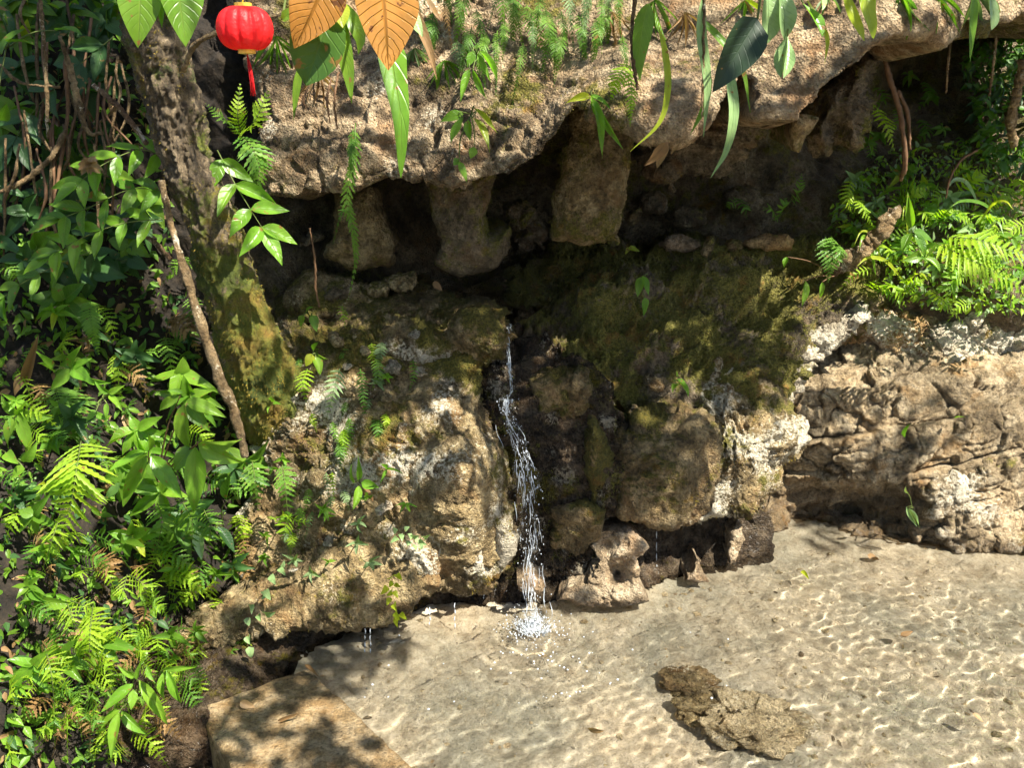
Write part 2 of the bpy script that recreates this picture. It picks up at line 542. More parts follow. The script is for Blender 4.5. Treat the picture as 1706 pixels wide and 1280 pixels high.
def strata_disp(p, n, amp=1.0, seed=0.0):
    w = 0.035 * fbm(p, 1.8, 2, off=seed) + 0.010 * fbm(p, 12, 2, off=seed + 2)
    h = p[:, 2] - 0.20 * p[:, 0] + w
    T = 0.155
    k = np.floor(h / T)
    f = h / T - k
    rnd = _grad[(k.astype(np.int64) * 37 + 11) & 4095][:, 0]
    broken = sstep(-0.25, 0.3, pnoise(p, 5.0, seed + 55))
    d = 0.022 * rnd + 0.03 * (f - 0.5) - 0.034 * broken * np.exp(-(np.minimum(f, 1 - f) / 0.035) ** 2)
    T2 = 0.031
    k2 = np.floor((h + 0.01 * pnoise(p, 20, seed)) / T2)
    f2_ = (h + 0.01 * pnoise(p, 20, seed)) / T2 - k2
    rnd2 = _grad[(k2.astype(np.int64) * 91 + 5) & 4095][:, 1]
    m2 = sstep(-0.1, 0.35, pnoise(p, 4.5, seed + 7))
    d += m2 * (0.010 * rnd2 - 0.008 * np.exp(-(np.minimum(f2_, 1 - f2_) / 0.13) ** 2))
    q = p @ np.array([[0.9, 0, 0.5], [0, 1, 0], [-0.5, 0, 0.9]])
    q = q * np.array([1, 1, 0.75]) + 0.03 * np.stack([fbm(p, 9, 2, off=seed + 30 + k_) for k_ in range(3)], -1)
    f1, f2, cid, rl = worley(q, 8.0, seed + 3, rel=True)
    tilt = _grad[(cid * 4096).astype(np.int64) & 4095]
    d += 0.24 * (tilt[:, 0] * rl[:, 0] + tilt[:, 2] * rl[:, 2])
    d += 0.030 * (cid - 0.5) - 0.014 * np.exp(-((f2 - f1) / 0.045) ** 2)
    f1, f2, cid, rl = worley(q * np.array([1, 1, 1.5]), 22.0, seed + 9, rel=True)
    tilt = _grad[(cid * 4096).astype(np.int64) & 4095]
    d += 0.16 * (tilt[:, 0] * rl[:, 0] + tilt[:, 2] * rl[:, 2])
    kk = sstep(-0.2, 0.3, pnoise(p, 5.0, seed + 77))
    d += kk * (0.010 * (cid - 0.5) - 0.007 * np.exp(-((f2 - f1) / 0.05) ** 2))
    d += 0.030 * fbm(p, 2.6, 2, off=seed) + 0.003 * fbm(p, 60.0, 3, 0.6, off=seed + 8)
    return d * amp

def set_attr(mesh, name, vals):
    a = mesh.attributes.new(name, 'FLOAT', 'POINT')
    a.data.foreach_set("value", np.clip(vals, 0, 1).astype(np.float32))

SURF = {}     # name -> (points, normals) of the front, for planting moss on it

def rock(name, poly, ctrl, mat, step=3.0, bulge=0.06, edge=55.0, skirt=0.30, disp=tufa_disp, jag=7.0, seed=0.0,
         amp=1.0, moss=None, wet=None, crust=None, parent=None, taper=0.25, keep=None):
    poly = np.array(poly, float)
    x0, y0 = poly.min(0) - 14; x1, y1 = poly.max(0) + 14
    gx = np.arange(x0, x1 + step, step); gy = np.arange(y0, y1 + step, step)
    X, Y = np.meshgrid(gx, gy)
    p2 = np.stack([X.ravel(), Y.ravel(), np.full(X.size, seed * 13.7)], -1)
    wx = jag * pnoise(p2, 1 / 46.0) + jag * 0.45 * pnoise(p2, 1 / 17.0, 5) + jag * 0.2 * pnoise(p2, 1 / 7.0, 8)
    wy = jag * pnoise(p2, 1 / 46.0, 31) + jag * 0.45 * pnoise(p2, 1 / 17.0, 37) + jag * 0.2 * pnoise(p2, 1 / 7.0, 39)
    sd = poly_sd(X + wx.reshape(X.shape), Y + wy.reshape(X.shape), poly)
    valid = sd > -step * 1.45
    gyy, gxx = np.gradient(sd, step)
    g2 = np.maximum(gxx ** 2 + gyy ** 2, 0.3)
    out = sd < 0
    Xs = np.where(out, X - sd * gxx / g2, X)
    Ys = np.where(out, Y - sd * gyy / g2, Y)
    idx = np.arange(X.size).reshape(X.shape)
    vq = valid[:-1, :-1] & valid[1:, :-1] & valid[1:, 1:] & valid[:-1, 1:]
    aq = (~out[:-1, :-1]) | (~out[1:, :-1]) | (~out[1:, 1:]) | (~out[:-1, 1:])
    q = vq & aq
    F_ = np.stack([idx[:-1, :-1][q], idx[1:, :-1][q], idx[1:, 1:][q], idx[:-1, 1:][q]], -1)
    used = np.unique(F_)
    re = np.full(X.size, -1); re[used] = np.arange(len(used))
    F_ = re[F_]
    px, py, s = Xs.ravel()[used], Ys.ravel()[used], np.maximum(sd.ravel()[used], 0)
    t = np.clip(s / edge, 0, 1)
    Yd = RBF(ctrl)(px, py) - bulge * np.sqrt(np.maximum(1 - (1 - t) ** 2, 0)) + bulge * 0.6
    V = PV(px, py, Yd)
    # back skirt
    E = np.concatenate([F_[:, [0, 1]], F_[:, [1, 2]], F_[:, [2, 3]], F_[:, [3, 0]]])
    key = np.sort(E, 1)
    _, inv, cnt = np.unique(key[:, 0] * 10**7 + key[:, 1], return_inverse=True, return_counts=True)
    B = E[cnt[inv] == 1]
    bv = np.unique(B)
    cen = V.mean(0)
    faces = [F_]
    prev = np.full(len(V), -1); prev[bv] = bv
    allV = [V]; base = len(V)
    rows = 4
    for r in range(1, rows + 1):
        k = r / rows
        nv = V[bv].copy()
        nv[:, 1] += skirt * k ** 1.3
        nv[:, [0, 2]] += (cen[[0, 2]] - nv[:, [0, 2]]) * taper * k ** 2
        cur = np.full(len(V), -1); cur[bv] = base + np.arange(len(bv))
        faces.append(np.stack([B[:, 1], B[:, 0], B[:, 0], B[:, 1]], -1) * 0 + np.stack([prev[B[:, 1]], prev[B[:, 0]], cur[B[:, 0]], cur[B[:, 1]]], -1))
        allV.append(nv); base += len(bv); prev = cur
    VV = np.concatenate(allV); FF = np.concatenate(faces)
    me = mesh_from(name, VV, FF, True, mat)
    nr = np.zeros(len(VV) * 3, np.float32)
    me.vertices.foreach_get("normal", nr)
    nr = nr.reshape(-1, 3)
    # faces run so that normals point at the camera
    if nr[:len(V), 1].mean() > 0:
        me.flip_normals(); nr = -nr
    d = disp(VV, nr, amp, seed)
    fade = np.ones(len(VV)); 
    VV2 = VV + nr * (d * fade)[:, None]
    me.vertices.foreach_set("co", VV2.astype(np.float32).ravel())
    me.update()
    nr2 = np.zeros(len(VV) * 3, np.float32)
    me.vertices.foreach_get("normal", nr2); nr2 = nr2.reshape(-1, 3)
    pxa = np.concatenate([px] + [px[np.searchsorted(np.arange(len(px)), bv)]] * rows)
    pya = np.concatenate([py] + [py[bv]] * rows)
    up = nr2[:, 2]
    ctx = dict(p=VV2, n=nr2, px=pxa, py=pya, up=up, d=d)
    mv = moss(ctx) if moss else np.zeros(len(VV))
    set_attr(me, "moss", mv)
    wv = wet(ctx) if wet else np.zeros(len(VV))
    band = 0.75 * sstep(0.075, 0.02, VV2[:, 2] + 0.025 * pnoise(VV2, 9.0, 3))
    set_attr(me, "wet", np.maximum(wv, band))
    set_attr(me, "crust", crust(ctx) if crust else np.zeros(len(VV)))
    o = new_obj(name, me, parent)
    o.cycles.is_caustics_receiver = True
    SURF[o.name] = (VV2[:len(V)], nr2[:len(V)], np.broadcast_to(np.asarray(mv, float), (len(VV),))[:len(V)], px, py)
    return o

def C(v): return lambda c: np.full(len(c['p']), float(v))
def moss_up(a, b=0.45, seed=1.0, sc_=5.0):
    return lambda c: a + b * c['up'] + 0.5 * pnoise(c['p'], sc_, seed)

# ------------------------------------------------------------------ setting: hillside behind everything
BANK_CTRL = [(-700, -700, 4.6), (400, -700, 4.6), (1000, -700, 4.6), (1700, -700, 4.6), (2400, -700, 4.6),
    (-700, 0, 3.3), (-700, 600, 2.6), (-700, 1000, 2.1), (-700, 1500, 1.55), (0, -200, 3.5), (0, 0, 3.25), (200, 0, 3.35), (350, 100, 3.3), (0, 300, 2.95), (0, 600, 2.55), (0, 900, 2.15), (0, 1200, 1.78),
    (200, 300, 3.15), (200, 600, 2.80), (200, 900, 2.40), (200, 1120, 2.10), (350, 330, 3.15), (350, 600, 2.92), (350, 900, 2.62), (280, 1200, 2.15), (300, 1400, 1.9),
    (480, 420, 3.3), (600, 380, 3.45), (760, 350, 3.95), (900, 350, 3.95), (1100, 320, 3.85), (1250, 330, 3.75), (1500, 130, 4.7), (1600, 220, 4.4), (1450, 300, 3.9), (1650, 400, 3.5), (1560, 320, 3.75), (1700, 60, 4.7),
    (1500, 440, 3.5), (1700, 500, 3.4), (700, 700, 3.3), (900, 800, 3.3), (1200, 800, 3.5), (1500, 700, 3.7), (1700, 700, 3.6), (1850, 300, 3.8), (1800, 100, 4.6), (2050, 100, 4.2), (2300, 300, 3.6), (2300, 800, 3.2), (2300, 1300, 2.4),
    (600, 0, 3.6), (900, 0, 3.6), (1300, 0, 3.6), (1700, -150, 4.6), (600, 1100, 2.7), (900, 1100, 3.0), (1300, 1100, 3.3), (1700, 1100, 3.4), (600, 1400, 2.6), (1300, 1400, 3.2)]
bankY = RBF(BANK_CTRL)

def build_hillside():
    s = 8.0
    gx = np.arange(-700, 2400, s); gy = np.arange(-700, 1420, s)
    X, Y = np.meshgrid(gx, gy)
    V = PV(X.ravel(), Y.ravel(), bankY(X, Y).ravel())
    idx = np.arange(X.size).reshape(X.shape)
    F_ = np.stack([idx[:-1, :-1], idx[1:, :-1], idx[1:, 1:], idx[:-1, 1:]], -1).reshape(-1, 4)
    d = 0.06 * fbm(V, 3.0, 3) + 0.03 * -billow(V, 9.0, 3) + 0.010 * fbm(V, 40, 2)
    f1, f2, cid = worley(V, 7.0, 3)
    d += 0.05 * (cid - 0.5) * sstep(-0.1, 0.3, pnoise(V, 2.0, 9))
    V[:, 1] -= d
    V[:, 2] += d * 0.4
    me = mesh_from("hillside", V, F_, True, M['cave'])
    me.materials.append(M['soil'])
    cx = X[:-1, :-1].ravel(); cy = Y[:-1, :-1].ravel()
    me.polygons.foreach_set("material_index", ((cx < 470 + 60 * np.sin(cy / 90.0)) | (cy < -60)).astype(np.int32))
    nr = np.zeros(len(V) * 3, np.float32); me.vertices.foreach_get("normal", nr); nr = nr.reshape(-1, 3)
    set_attr(me, "moss", 0.25 + 0.5 * pnoise(V, 4.0, 2) + 0.2 * nr[:, 2])
    set_attr(me, "wet", 0.35 + 0 * V[:, 0])
    set_attr(me, "crust", 0 * V[:, 0])
    return tag(new_obj("hillside", me), kind="structure")
build_hillside()

# ------------------------------------------------------------------ rocks
# upper overhang whose lip roofs the cave
LIP = [(432, 300), (445, 330), (490, 339), (512, 325), (560, 326), (600, 321), (648, 298), (715, 300), (760, 318), (815, 306), (850, 300), (905, 266),
       (945, 212), (962, 178), (985, 196), (1055, 205), (1075, 222), (1122, 231), (1165, 203), (1210, 150), (1230, 122), (1256, 134), (1262, 190), (1290, 205),
       (1332, 209), (1375, 168), (1440, 108), (1490, 58), (1540, 44), (1562, 70), (1600, 60), (1632, 28), (1668, 36), (1710, 22), (1800, 40), (1900, 10), (2080, 30)]  # unseen right end of the lip drawn out to shade the far hollow
OVER_POLY = LIP + [(2200, -420), (380, -420), (372, -60), (405, 60), (436, 180)]
OVER_CTRL = [(430, 330, 2.86), (430, 150, 3.08), (400, 0, 3.25), (600, 318, 2.74), (600, 150, 2.95), (600, 0, 3.2), (800, 300, 2.66), (800, 120, 2.90), (800, 0, 3.08),
             (950, 180, 2.60), (950, 60, 2.85), (950, 0, 2.98), (1100, 220, 2.52), (1100, 80, 2.68), (1100, 0, 2.90), (1320, 205, 2.46), (1320, 80, 2.60), (1320, 0, 2.84),
             (1480, 60, 2.46), (1480, -60, 2.72), (1600, 40, 2.70), (1700, 20, 2.92), (1700, -200, 3.1), (1900, 20, 3.05), (400, -400, 3.7), (900, -400, 3.6), (1400, -400, 3.4), (2200, -400, 3.7), (2100, 0, 3.1)]
def over_disp(p, n, amp, seed):
    a = craggy_disp(p, n, 0.45, seed) + 0.05 * fbm(p, 2.3, 2, off=4)
    b = tufa_disp(p, n, 0.40, seed) + 0.06 * fbm(p, 2.3, 2, off=4)
    k = sstep(0.0, 0.5, p[:, 0] + 0.2 * pnoise(p, 3.0, 5))
    return a * (1 - k) + b * k
tag(rock("rock_overhang", OVER_POLY, OVER_CTRL, M['overhang'], step=3.2, bulge=0.05, edge=40, skirt=1.9, disp=over_disp, jag=4, seed=1.0, taper=0.0,
         moss=lambda c: np.where(c['px'] > 820, 0.17, 0.10) + 0.6 * pnoise(c['p'], 4.5, 3) + 0.18 * sstep(120, -40, c['py']),
         crust=lambda c: 0.15 + 0.5 * pnoise(c['p'], 7.0, 13) - 0.3 * (c['px'] > 1000)),
    "broad pinkish-brown rock overhang with a jagged lip roofing the dark hollow", "rock")

def pillar(name, poly, Y, label, **kw):
    o = rock(name, poly, [(poly[0][0], poly[0][1], Y - 0.05), (poly[len(poly) // 2][0], poly[len(poly) // 2][1], Y), (poly[0][0] + 37.3, poly[len(poly) // 2][1], Y)],
             kw.pop('mat', M['cave']), step=2.6, bulge=kw.pop('bulge', 0.13), edge=kw.pop('edge', 48), skirt=0.25, disp=kw.pop('disp', flow_disp), jag=5, taper=0.5,
             moss=kw.pop('moss', moss_up(0.52, 0.1)), **kw)
    return tag(o, label, "rock")
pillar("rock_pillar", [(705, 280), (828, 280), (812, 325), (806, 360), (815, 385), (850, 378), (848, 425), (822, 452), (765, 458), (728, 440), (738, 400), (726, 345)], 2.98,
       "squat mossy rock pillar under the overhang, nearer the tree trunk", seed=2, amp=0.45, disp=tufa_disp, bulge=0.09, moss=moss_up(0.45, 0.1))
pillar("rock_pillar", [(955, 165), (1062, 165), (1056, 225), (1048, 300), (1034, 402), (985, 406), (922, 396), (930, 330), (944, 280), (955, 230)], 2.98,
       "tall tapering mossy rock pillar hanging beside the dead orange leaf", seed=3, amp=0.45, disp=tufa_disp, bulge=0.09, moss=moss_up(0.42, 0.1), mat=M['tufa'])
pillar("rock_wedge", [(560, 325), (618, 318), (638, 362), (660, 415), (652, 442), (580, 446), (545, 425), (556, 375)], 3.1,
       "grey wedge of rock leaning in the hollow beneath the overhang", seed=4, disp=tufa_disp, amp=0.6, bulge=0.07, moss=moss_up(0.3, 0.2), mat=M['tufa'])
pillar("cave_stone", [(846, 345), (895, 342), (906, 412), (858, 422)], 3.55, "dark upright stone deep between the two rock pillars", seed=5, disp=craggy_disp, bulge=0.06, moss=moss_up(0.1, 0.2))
pillar("rock_curtain", [(1372, 150), (1440, 95), (1455, 175), (1428, 242), (1398, 215), (1372, 262), (1345, 225)], 2.98, "mossy hanging rock curtain under the far end of the overhang", seed=6, moss=moss_up(0.4, 0.0))
pillar("stalactite", [(1318, 190), (1362, 195), (1345, 222), (1328, 256), (1316, 250), (1322, 222)], 2.72, "small pointed stalactite hanging from the overhang lip", seed=7, bulge=0.04, edge=18, amp=0.35, mat=M['tufa'])
pillar("stalactite", [(1608, 30), (1660, 30), (1645, 62), (1632, 68), (1618, 60)], 2.7, "stubby stalactite at the top edge near the hanging grass", seed=8, bulge=0.04, edge=18, amp=0.35, mat=M['tufa'])
pillar("rock_buttress", [(1060, 225), (1130, 225), (1230, 150), (1262, 210), (1240, 250), (1190, 300), (1150, 290), (1120, 310), (1090, 290), (1060, 260)], 3.3, "shadowed rock buttress behind the long hanging grass blades", seed=9, bulge=0.1, moss=moss_up(0.2, 0.0))

# loose stones lying on the shelf inside the hollow
def stone(name, cx, cy, w, h, Y, label, mat, rot=0.0, disp=craggy_disp, **kw):
    rs = np.random.default_rng(int(cx * 7 + cy))
    poly = []
    for k in range(9):
        a = 2 * math.pi * k / 9 + rs.uniform(-0.2, 0.2)
        ca, sa = math.cos(a), math.sin(a)
        r = 1 / max(abs(ca) ** 3 + abs(sa) ** 3, 1e-3) ** (1 / 3) * rs.uniform(0.86, 1.04)
        x, y = ca * w / 2 * r, sa * h / 2 * r
        poly.append((cx + x * math.cos(rot) - y * math.sin(rot), cy + x * math.sin(rot) + y * math.cos(rot)))
    e = min(w, h) * 0.45
    o = rock(name, poly, [(cx, cy - h / 2, Y + 0.03), (cx, cy + h / 2, Y - 0.01), (cx + w, cy, Y + 0.01)], mat, step=kw.pop('step', 2.4), bulge=min(w, h) * 0.5 * mpp(Y), edge=e, skirt=min(w, h) * mpp(Y),
             disp=disp, jag=4, seed=cx * 0.13, amp=kw.pop('amp', 0.35), taper=0.5, moss=kw.pop('moss', moss_up(0.05, 0.3)), **kw)
    return tag(o, label, kw.get('cat', "stone"))
stone("loose_stone", 660, 470, 95, 46, 3.02, "pale angular stone on the shelf under the squat pillar", M['tufa'], -0.15, amp=0.5)
stone("loose_stone", 565, 488, 55, 34, 3.02, "dull brown stone beside the pale angular stone on the shelf", M['cave'])
stone("loose_stone", 520, 400, 60, 26, 3.2, "flat dark stone behind the serrated leaves near the trunk", M['cave'], -0.3)
stone("ochre_block", 1280, 405, 88, 26, 3.32, "ochre brick-like block lying on the dark shelf", M['ochre'], -0.04, disp=tufa_disp)
stone("ochre_block", 1226, 408, 32, 24, 3.33, "small ochre lump beside the brick-like block", M['ochre'], 0.1, disp=tufa_disp)
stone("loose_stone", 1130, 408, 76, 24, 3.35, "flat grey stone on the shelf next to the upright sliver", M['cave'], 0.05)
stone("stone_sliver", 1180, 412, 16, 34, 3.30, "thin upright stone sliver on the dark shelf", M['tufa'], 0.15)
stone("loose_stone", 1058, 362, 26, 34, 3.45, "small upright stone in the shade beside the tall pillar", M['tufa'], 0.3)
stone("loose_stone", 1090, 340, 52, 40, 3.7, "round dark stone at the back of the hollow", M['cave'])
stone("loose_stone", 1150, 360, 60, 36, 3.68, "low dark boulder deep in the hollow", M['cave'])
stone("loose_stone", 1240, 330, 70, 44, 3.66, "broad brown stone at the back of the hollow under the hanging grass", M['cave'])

# mossy shelf and slope
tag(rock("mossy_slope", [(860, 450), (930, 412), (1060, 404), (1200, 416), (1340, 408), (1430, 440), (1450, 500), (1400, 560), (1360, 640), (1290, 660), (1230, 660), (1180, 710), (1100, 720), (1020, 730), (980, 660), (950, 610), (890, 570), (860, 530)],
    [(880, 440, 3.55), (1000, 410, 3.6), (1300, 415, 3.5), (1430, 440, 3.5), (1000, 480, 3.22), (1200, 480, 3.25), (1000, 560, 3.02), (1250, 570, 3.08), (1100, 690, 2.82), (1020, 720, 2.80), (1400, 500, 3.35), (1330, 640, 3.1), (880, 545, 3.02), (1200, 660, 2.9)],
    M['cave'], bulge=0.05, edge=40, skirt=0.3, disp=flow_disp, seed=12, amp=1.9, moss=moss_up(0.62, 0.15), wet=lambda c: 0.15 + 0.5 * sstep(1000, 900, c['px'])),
    "dark mossy rock slope in the shade between the waterfall and the bedded rock", "rock")

def fall_wet(c):
    return sstep(0.25, 0.02, np.abs(c['p'][:, 0] + 0.0) ) * 0

# rock to the left of the falling water
tag(rock("waterfall_rock", [(462, 505), (600, 492), (700, 472), (770, 500), (815, 510), (839, 540), (836, 575), (812, 600), (816, 680), (836, 740), (846, 820), (857, 870), (852, 930), (824, 985), (760, 1003), (700, 1000), (640, 1030), (560, 1030), (430, 1010), (400, 900), (425, 740), (440, 600)],
    [(500, 490, 3.2), (700, 478, 3.2), (770, 505, 3.02), (820, 520, 2.86), (600, 540, 2.96), (600, 580, 2.84), (700, 640, 2.74), (820, 640, 2.74), (820, 720, 2.66), (480, 650, 2.82), (480, 800, 2.68), (700, 800, 2.56), (840, 850, 2.58), (700, 940, 2.52), (820, 980, 2.6), (500, 950, 2.52), (600, 1030, 2.52), (450, 1020, 2.5), (740, 700, 2.62)],
    M['tufa'], step=2.6, bulge=0.07, edge=60, skirt=0.35, disp=flow_disp, seed=21, amp=0.85,
    moss=lambda c: 0.16 + 0.35 * sstep(700, 560, c['py']) + 0.25 * sstep(790, 850, c['px']) * sstep(600, 700, c['py']) + 0.6 * pnoise(c['p'], 5.5, 4) - 0.15 * sstep(650, 480, c['px']) * sstep(650, 800, c['py']),
    wet=lambda c: 0.55 * sstep(800, 850, c['px']) + 0.5 * sstep(560, 500, c['py']),
    crust=lambda c: 0.27 + 0.55 * pnoise(c['p'], 6.0, 23) + 1.2 * np.clip(c['d'], 0, 0.05) * 5 - 0.4 * sstep(580, 520, c['py'])),
    "large sunlit tufa rock beside the falling water with pale crusty bumps", "rock")
# overhanging drip curtain at its foot
tag(rock("drip_ledge", [(285, 1078), (340, 1030), (420, 985), (520, 930), (600, 905), (700, 930), (742, 975), (700, 1005), (655, 1035), (600, 1042), (552, 1052), (520, 1042), (480, 1050), (430, 1058), (380, 1075), (320, 1092)],
    [(300, 1078, 2.26), (420, 990, 2.38), (420, 1050, 2.30), (520, 935, 2.45), (540, 1040, 2.34), (650, 930, 2.48), (660, 1020, 2.40), (735, 975, 2.47)],
    M['tufa'], step=2.6, bulge=0.06, edge=38, skirt=0.22, disp=flow_disp, seed=25, amp=0.7, moss=moss_up(0.18, 0.1), crust=lambda c: 0.1 + 0.4 * pnoise(c['p'], 8.0, 3)),
    "low tufa ledge dripping over the shaded corner of the pool", "rock")
tag(rock("tufa_buttress", [(690, 700), (740, 682), (800, 690), (830, 735), (842, 800), (856, 865), (850, 935), (812, 985), (748, 975), (705, 930), (685, 860), (676, 780)],
    [(740, 690, 2.66), (800, 700, 2.62), (760, 780, 2.49), (830, 800, 2.55), (700, 860, 2.52), (770, 900, 2.50), (800, 975, 2.58), (850, 900, 2.60)],
    M['tufa'], step=2.4, bulge=0.09, edge=60, skirt=0.25, disp=tufa_disp, seed=27, amp=0.6,
    moss=lambda c: 0.15 + 0.5 * sstep(800, 850, c['px']) + 0.5 * pnoise(c['p'], 6, 3), wet=lambda c: 0.5 * sstep(820, 856, c['px']), crust=lambda c: 0.25 + 0.55 * pnoise(c['p'], 7, 5)),
    "bulging crusted buttress of the tufa rock right beside the falling water", "rock")
for k, (poly, Yc, dY, lab, mo) in enumerate([
    ([(590, 548), (690, 540), (790, 552), (832, 560), (812, 590), (740, 602), (640, 598), (585, 580)], 2.80, 0.10, "flat mossy rock lip level with the waterfall's top", 0.45),
    ([(560, 632), (640, 622), (720, 640), (800, 630), (812, 660), (760, 690), (660, 700), (580, 680)], 2.72, 0.06, "second mossy rock lip below the waterfall's top", 0.35),
    ([(600, 730), (680, 720), (700, 770), (660, 812), (600, 800), (575, 765)], 2.62, 0.06, "pale lump of rock amid the seedlings left of the buttress", 0.1),
    ([(470, 700), (560, 690), (590, 740), (560, 800), (490, 810), (455, 760)], 2.68, 0.05, "rough brown rock lump below the trunk's foot", 0.25),
    ([(500, 850), (600, 830), (680, 860), (660, 905), (560, 925), (490, 900)], 2.52, 0.08, "shelving brown rock above the drip ledge", 0.15),
    ([(505, 455), (600, 470), (650, 500), (600, 530), (500, 540), (470, 500)], 3.02, 0.12, "dark rock step at the tree side of the shelf", 0.4)]):
    ys = [q[1] for q in poly]; xs = [q[0] for q in poly]
    tag(rock("rock_ledge", poly, [(min(xs), min(ys), Yc + dY), (max(xs), min(ys), Yc + dY), (min(xs), max(ys), Yc), (max(xs), max(ys), Yc - 0.01)], M['tufa'], step=2.6, bulge=0.06, edge=30, skirt=0.2, disp=tufa_disp, seed=80 + k * 3, amp=0.9, moss=moss_up(mo, 0.2, sc_=8), wet=C(0.1), crust=lambda c: 0.2 + 0.5 * pnoise(c['p'], 9, 5)), lab, "rock")
rs_ = random.Random(3)
SPOTS = [(580, 610), (612, 655), (640, 665), (700, 622), (640, 790), (575, 655), (655, 615), (610, 585), (560, 565), (690, 560), (530, 800), (560, 850), (640, 850), (520, 720), (470, 870), (545, 905), (505, 660), (480, 600), (740, 640), (1090, 640), (1060, 690)]
SPOTL = ["left of the dark fern pair", "between the dark ferns", "below the second rock lip's left end", "under the small curled fern", "in the pale rock lump", "beside the whitish fern", "above the dark fern pair", "on the flat rock lip's left end", "near the shelf's tree side", "on the middle of the flat rock lip",
    "left of the bright seedling", "below the bright leafy seedling", "right below the bright seedling", "under the trunk's foot", "beside the star-shaped clump", "on the shelving rock above the drip ledge", "right of the trunk's foot", "near the dull leafy seedling", "above the buttress top", "on the mossy slope's lower edge", "above the rounded grey boulder"]
for k, (x, y) in enumerate(SPOTS):
    w = rs_.uniform(20, 44); lit = M['lime'] if k % 3 == 0 else M['tufa']
    near = "above the buttress" if y < 640 and x < 760 else "beside the cascade" if x > 850 else "left of the buttress" if y < 800 else "above the drip ledge"
    Ys = float(RBF([(462, 505, 3.15), (480, 650, 2.78), (480, 800, 2.64), (700, 800, 2.5), (700, 640, 2.68), (600, 570, 2.80), (500, 950, 2.46), (700, 950, 2.46), (900, 650, 2.74), (950, 830, 2.64), (1080, 660, 2.82)])(x, y)) - 0.02
    o = stone("lodged_stone", x, y, w, w * rs_.uniform(0.5, 0.85), Ys, f"{'pale' if k % 3 == 0 else 'brown'} fist-sized stone lodged {SPOTL[k]}", lit, rs_.uniform(-0.6, 0.6), amp=0.4, crust=C(0.3))
    o["group"] = "stones lodged in the tufa rock"
# wall under the ledges, standing in the water
WALL = [(150, 1180), (260, 1060), (430, 1000), (600, 980), (760, 960), (900, 930), (1000, 890), (1100, 860), (1250, 850), (1290, 860), (1285, 960), (1150, 1015), (1060, 1040), (900, 1060), (740, 1080), (580, 1140), (520, 1180), (430, 1220), (340, 1290), (200, 1330)]
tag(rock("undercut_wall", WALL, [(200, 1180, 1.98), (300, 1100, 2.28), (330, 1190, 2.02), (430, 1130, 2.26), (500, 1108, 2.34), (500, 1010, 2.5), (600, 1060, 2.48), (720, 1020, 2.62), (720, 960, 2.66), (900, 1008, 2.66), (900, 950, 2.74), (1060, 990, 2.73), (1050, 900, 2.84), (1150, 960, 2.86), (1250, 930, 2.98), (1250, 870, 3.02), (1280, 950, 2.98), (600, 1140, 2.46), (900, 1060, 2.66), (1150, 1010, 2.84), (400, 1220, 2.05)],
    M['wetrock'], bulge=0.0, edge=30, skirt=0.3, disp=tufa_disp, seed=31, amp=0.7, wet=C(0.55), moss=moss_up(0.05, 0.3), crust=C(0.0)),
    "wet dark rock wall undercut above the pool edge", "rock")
# rock behind the water
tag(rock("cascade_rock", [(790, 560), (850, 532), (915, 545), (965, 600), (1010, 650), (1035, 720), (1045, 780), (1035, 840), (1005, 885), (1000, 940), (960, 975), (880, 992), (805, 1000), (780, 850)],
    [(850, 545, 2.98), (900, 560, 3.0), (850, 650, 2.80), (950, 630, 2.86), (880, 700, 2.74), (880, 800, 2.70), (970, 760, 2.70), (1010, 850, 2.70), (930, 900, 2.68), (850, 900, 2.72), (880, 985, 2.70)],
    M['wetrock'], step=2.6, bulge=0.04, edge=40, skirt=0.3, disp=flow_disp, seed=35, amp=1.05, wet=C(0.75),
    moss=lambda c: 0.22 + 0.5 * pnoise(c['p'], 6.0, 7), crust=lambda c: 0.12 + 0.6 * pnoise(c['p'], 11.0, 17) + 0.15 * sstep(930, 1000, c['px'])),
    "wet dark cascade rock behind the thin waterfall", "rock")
for k, (poly, Yc, lab, mt, mo) in enumerate([
    ([(885, 640), (930, 618), (975, 615), (988, 650), (975, 690), (925, 700), (892, 690)], 2.76, "mossy knob of rock just right of the waterfall lip", M['tufa'], 0.35),
    ([(985, 700), (1010, 720), (1015, 790), (1003, 840), (985, 850), (975, 790), (978, 740)], 2.66, "slim upright mossy rib beside the falling water", M['tufa'], 0.5),
    ([(920, 850), (975, 840), (1012, 850), (1005, 895), (960, 925), (925, 905)], 2.64, "crusted lump at the foot of the cascade", M['tufa'], 0.2),
    ([(770, 520), (815, 514), (842, 545), (836, 585), (812, 606), (790, 590), (760, 560)], 2.79, "rounded mossy nose of rock at the waterfall lip", M['tufa'], 0.35)]):
    tag(rock("rock_outcrop", poly, [(poly[0][0], poly[0][1], Yc), (poly[2][0], poly[2][1] + 30, Yc - 0.02), (poly[4][0], poly[4][1], Yc)], mt, step=2.2, bulge=0.05, edge=26, skirt=0.12, disp=tufa_disp, seed=40 + k, amp=0.6, moss=moss_up(mo + 0.1, 0.25), wet=C(0.45), crust=C(0.12)), lab, "rock")
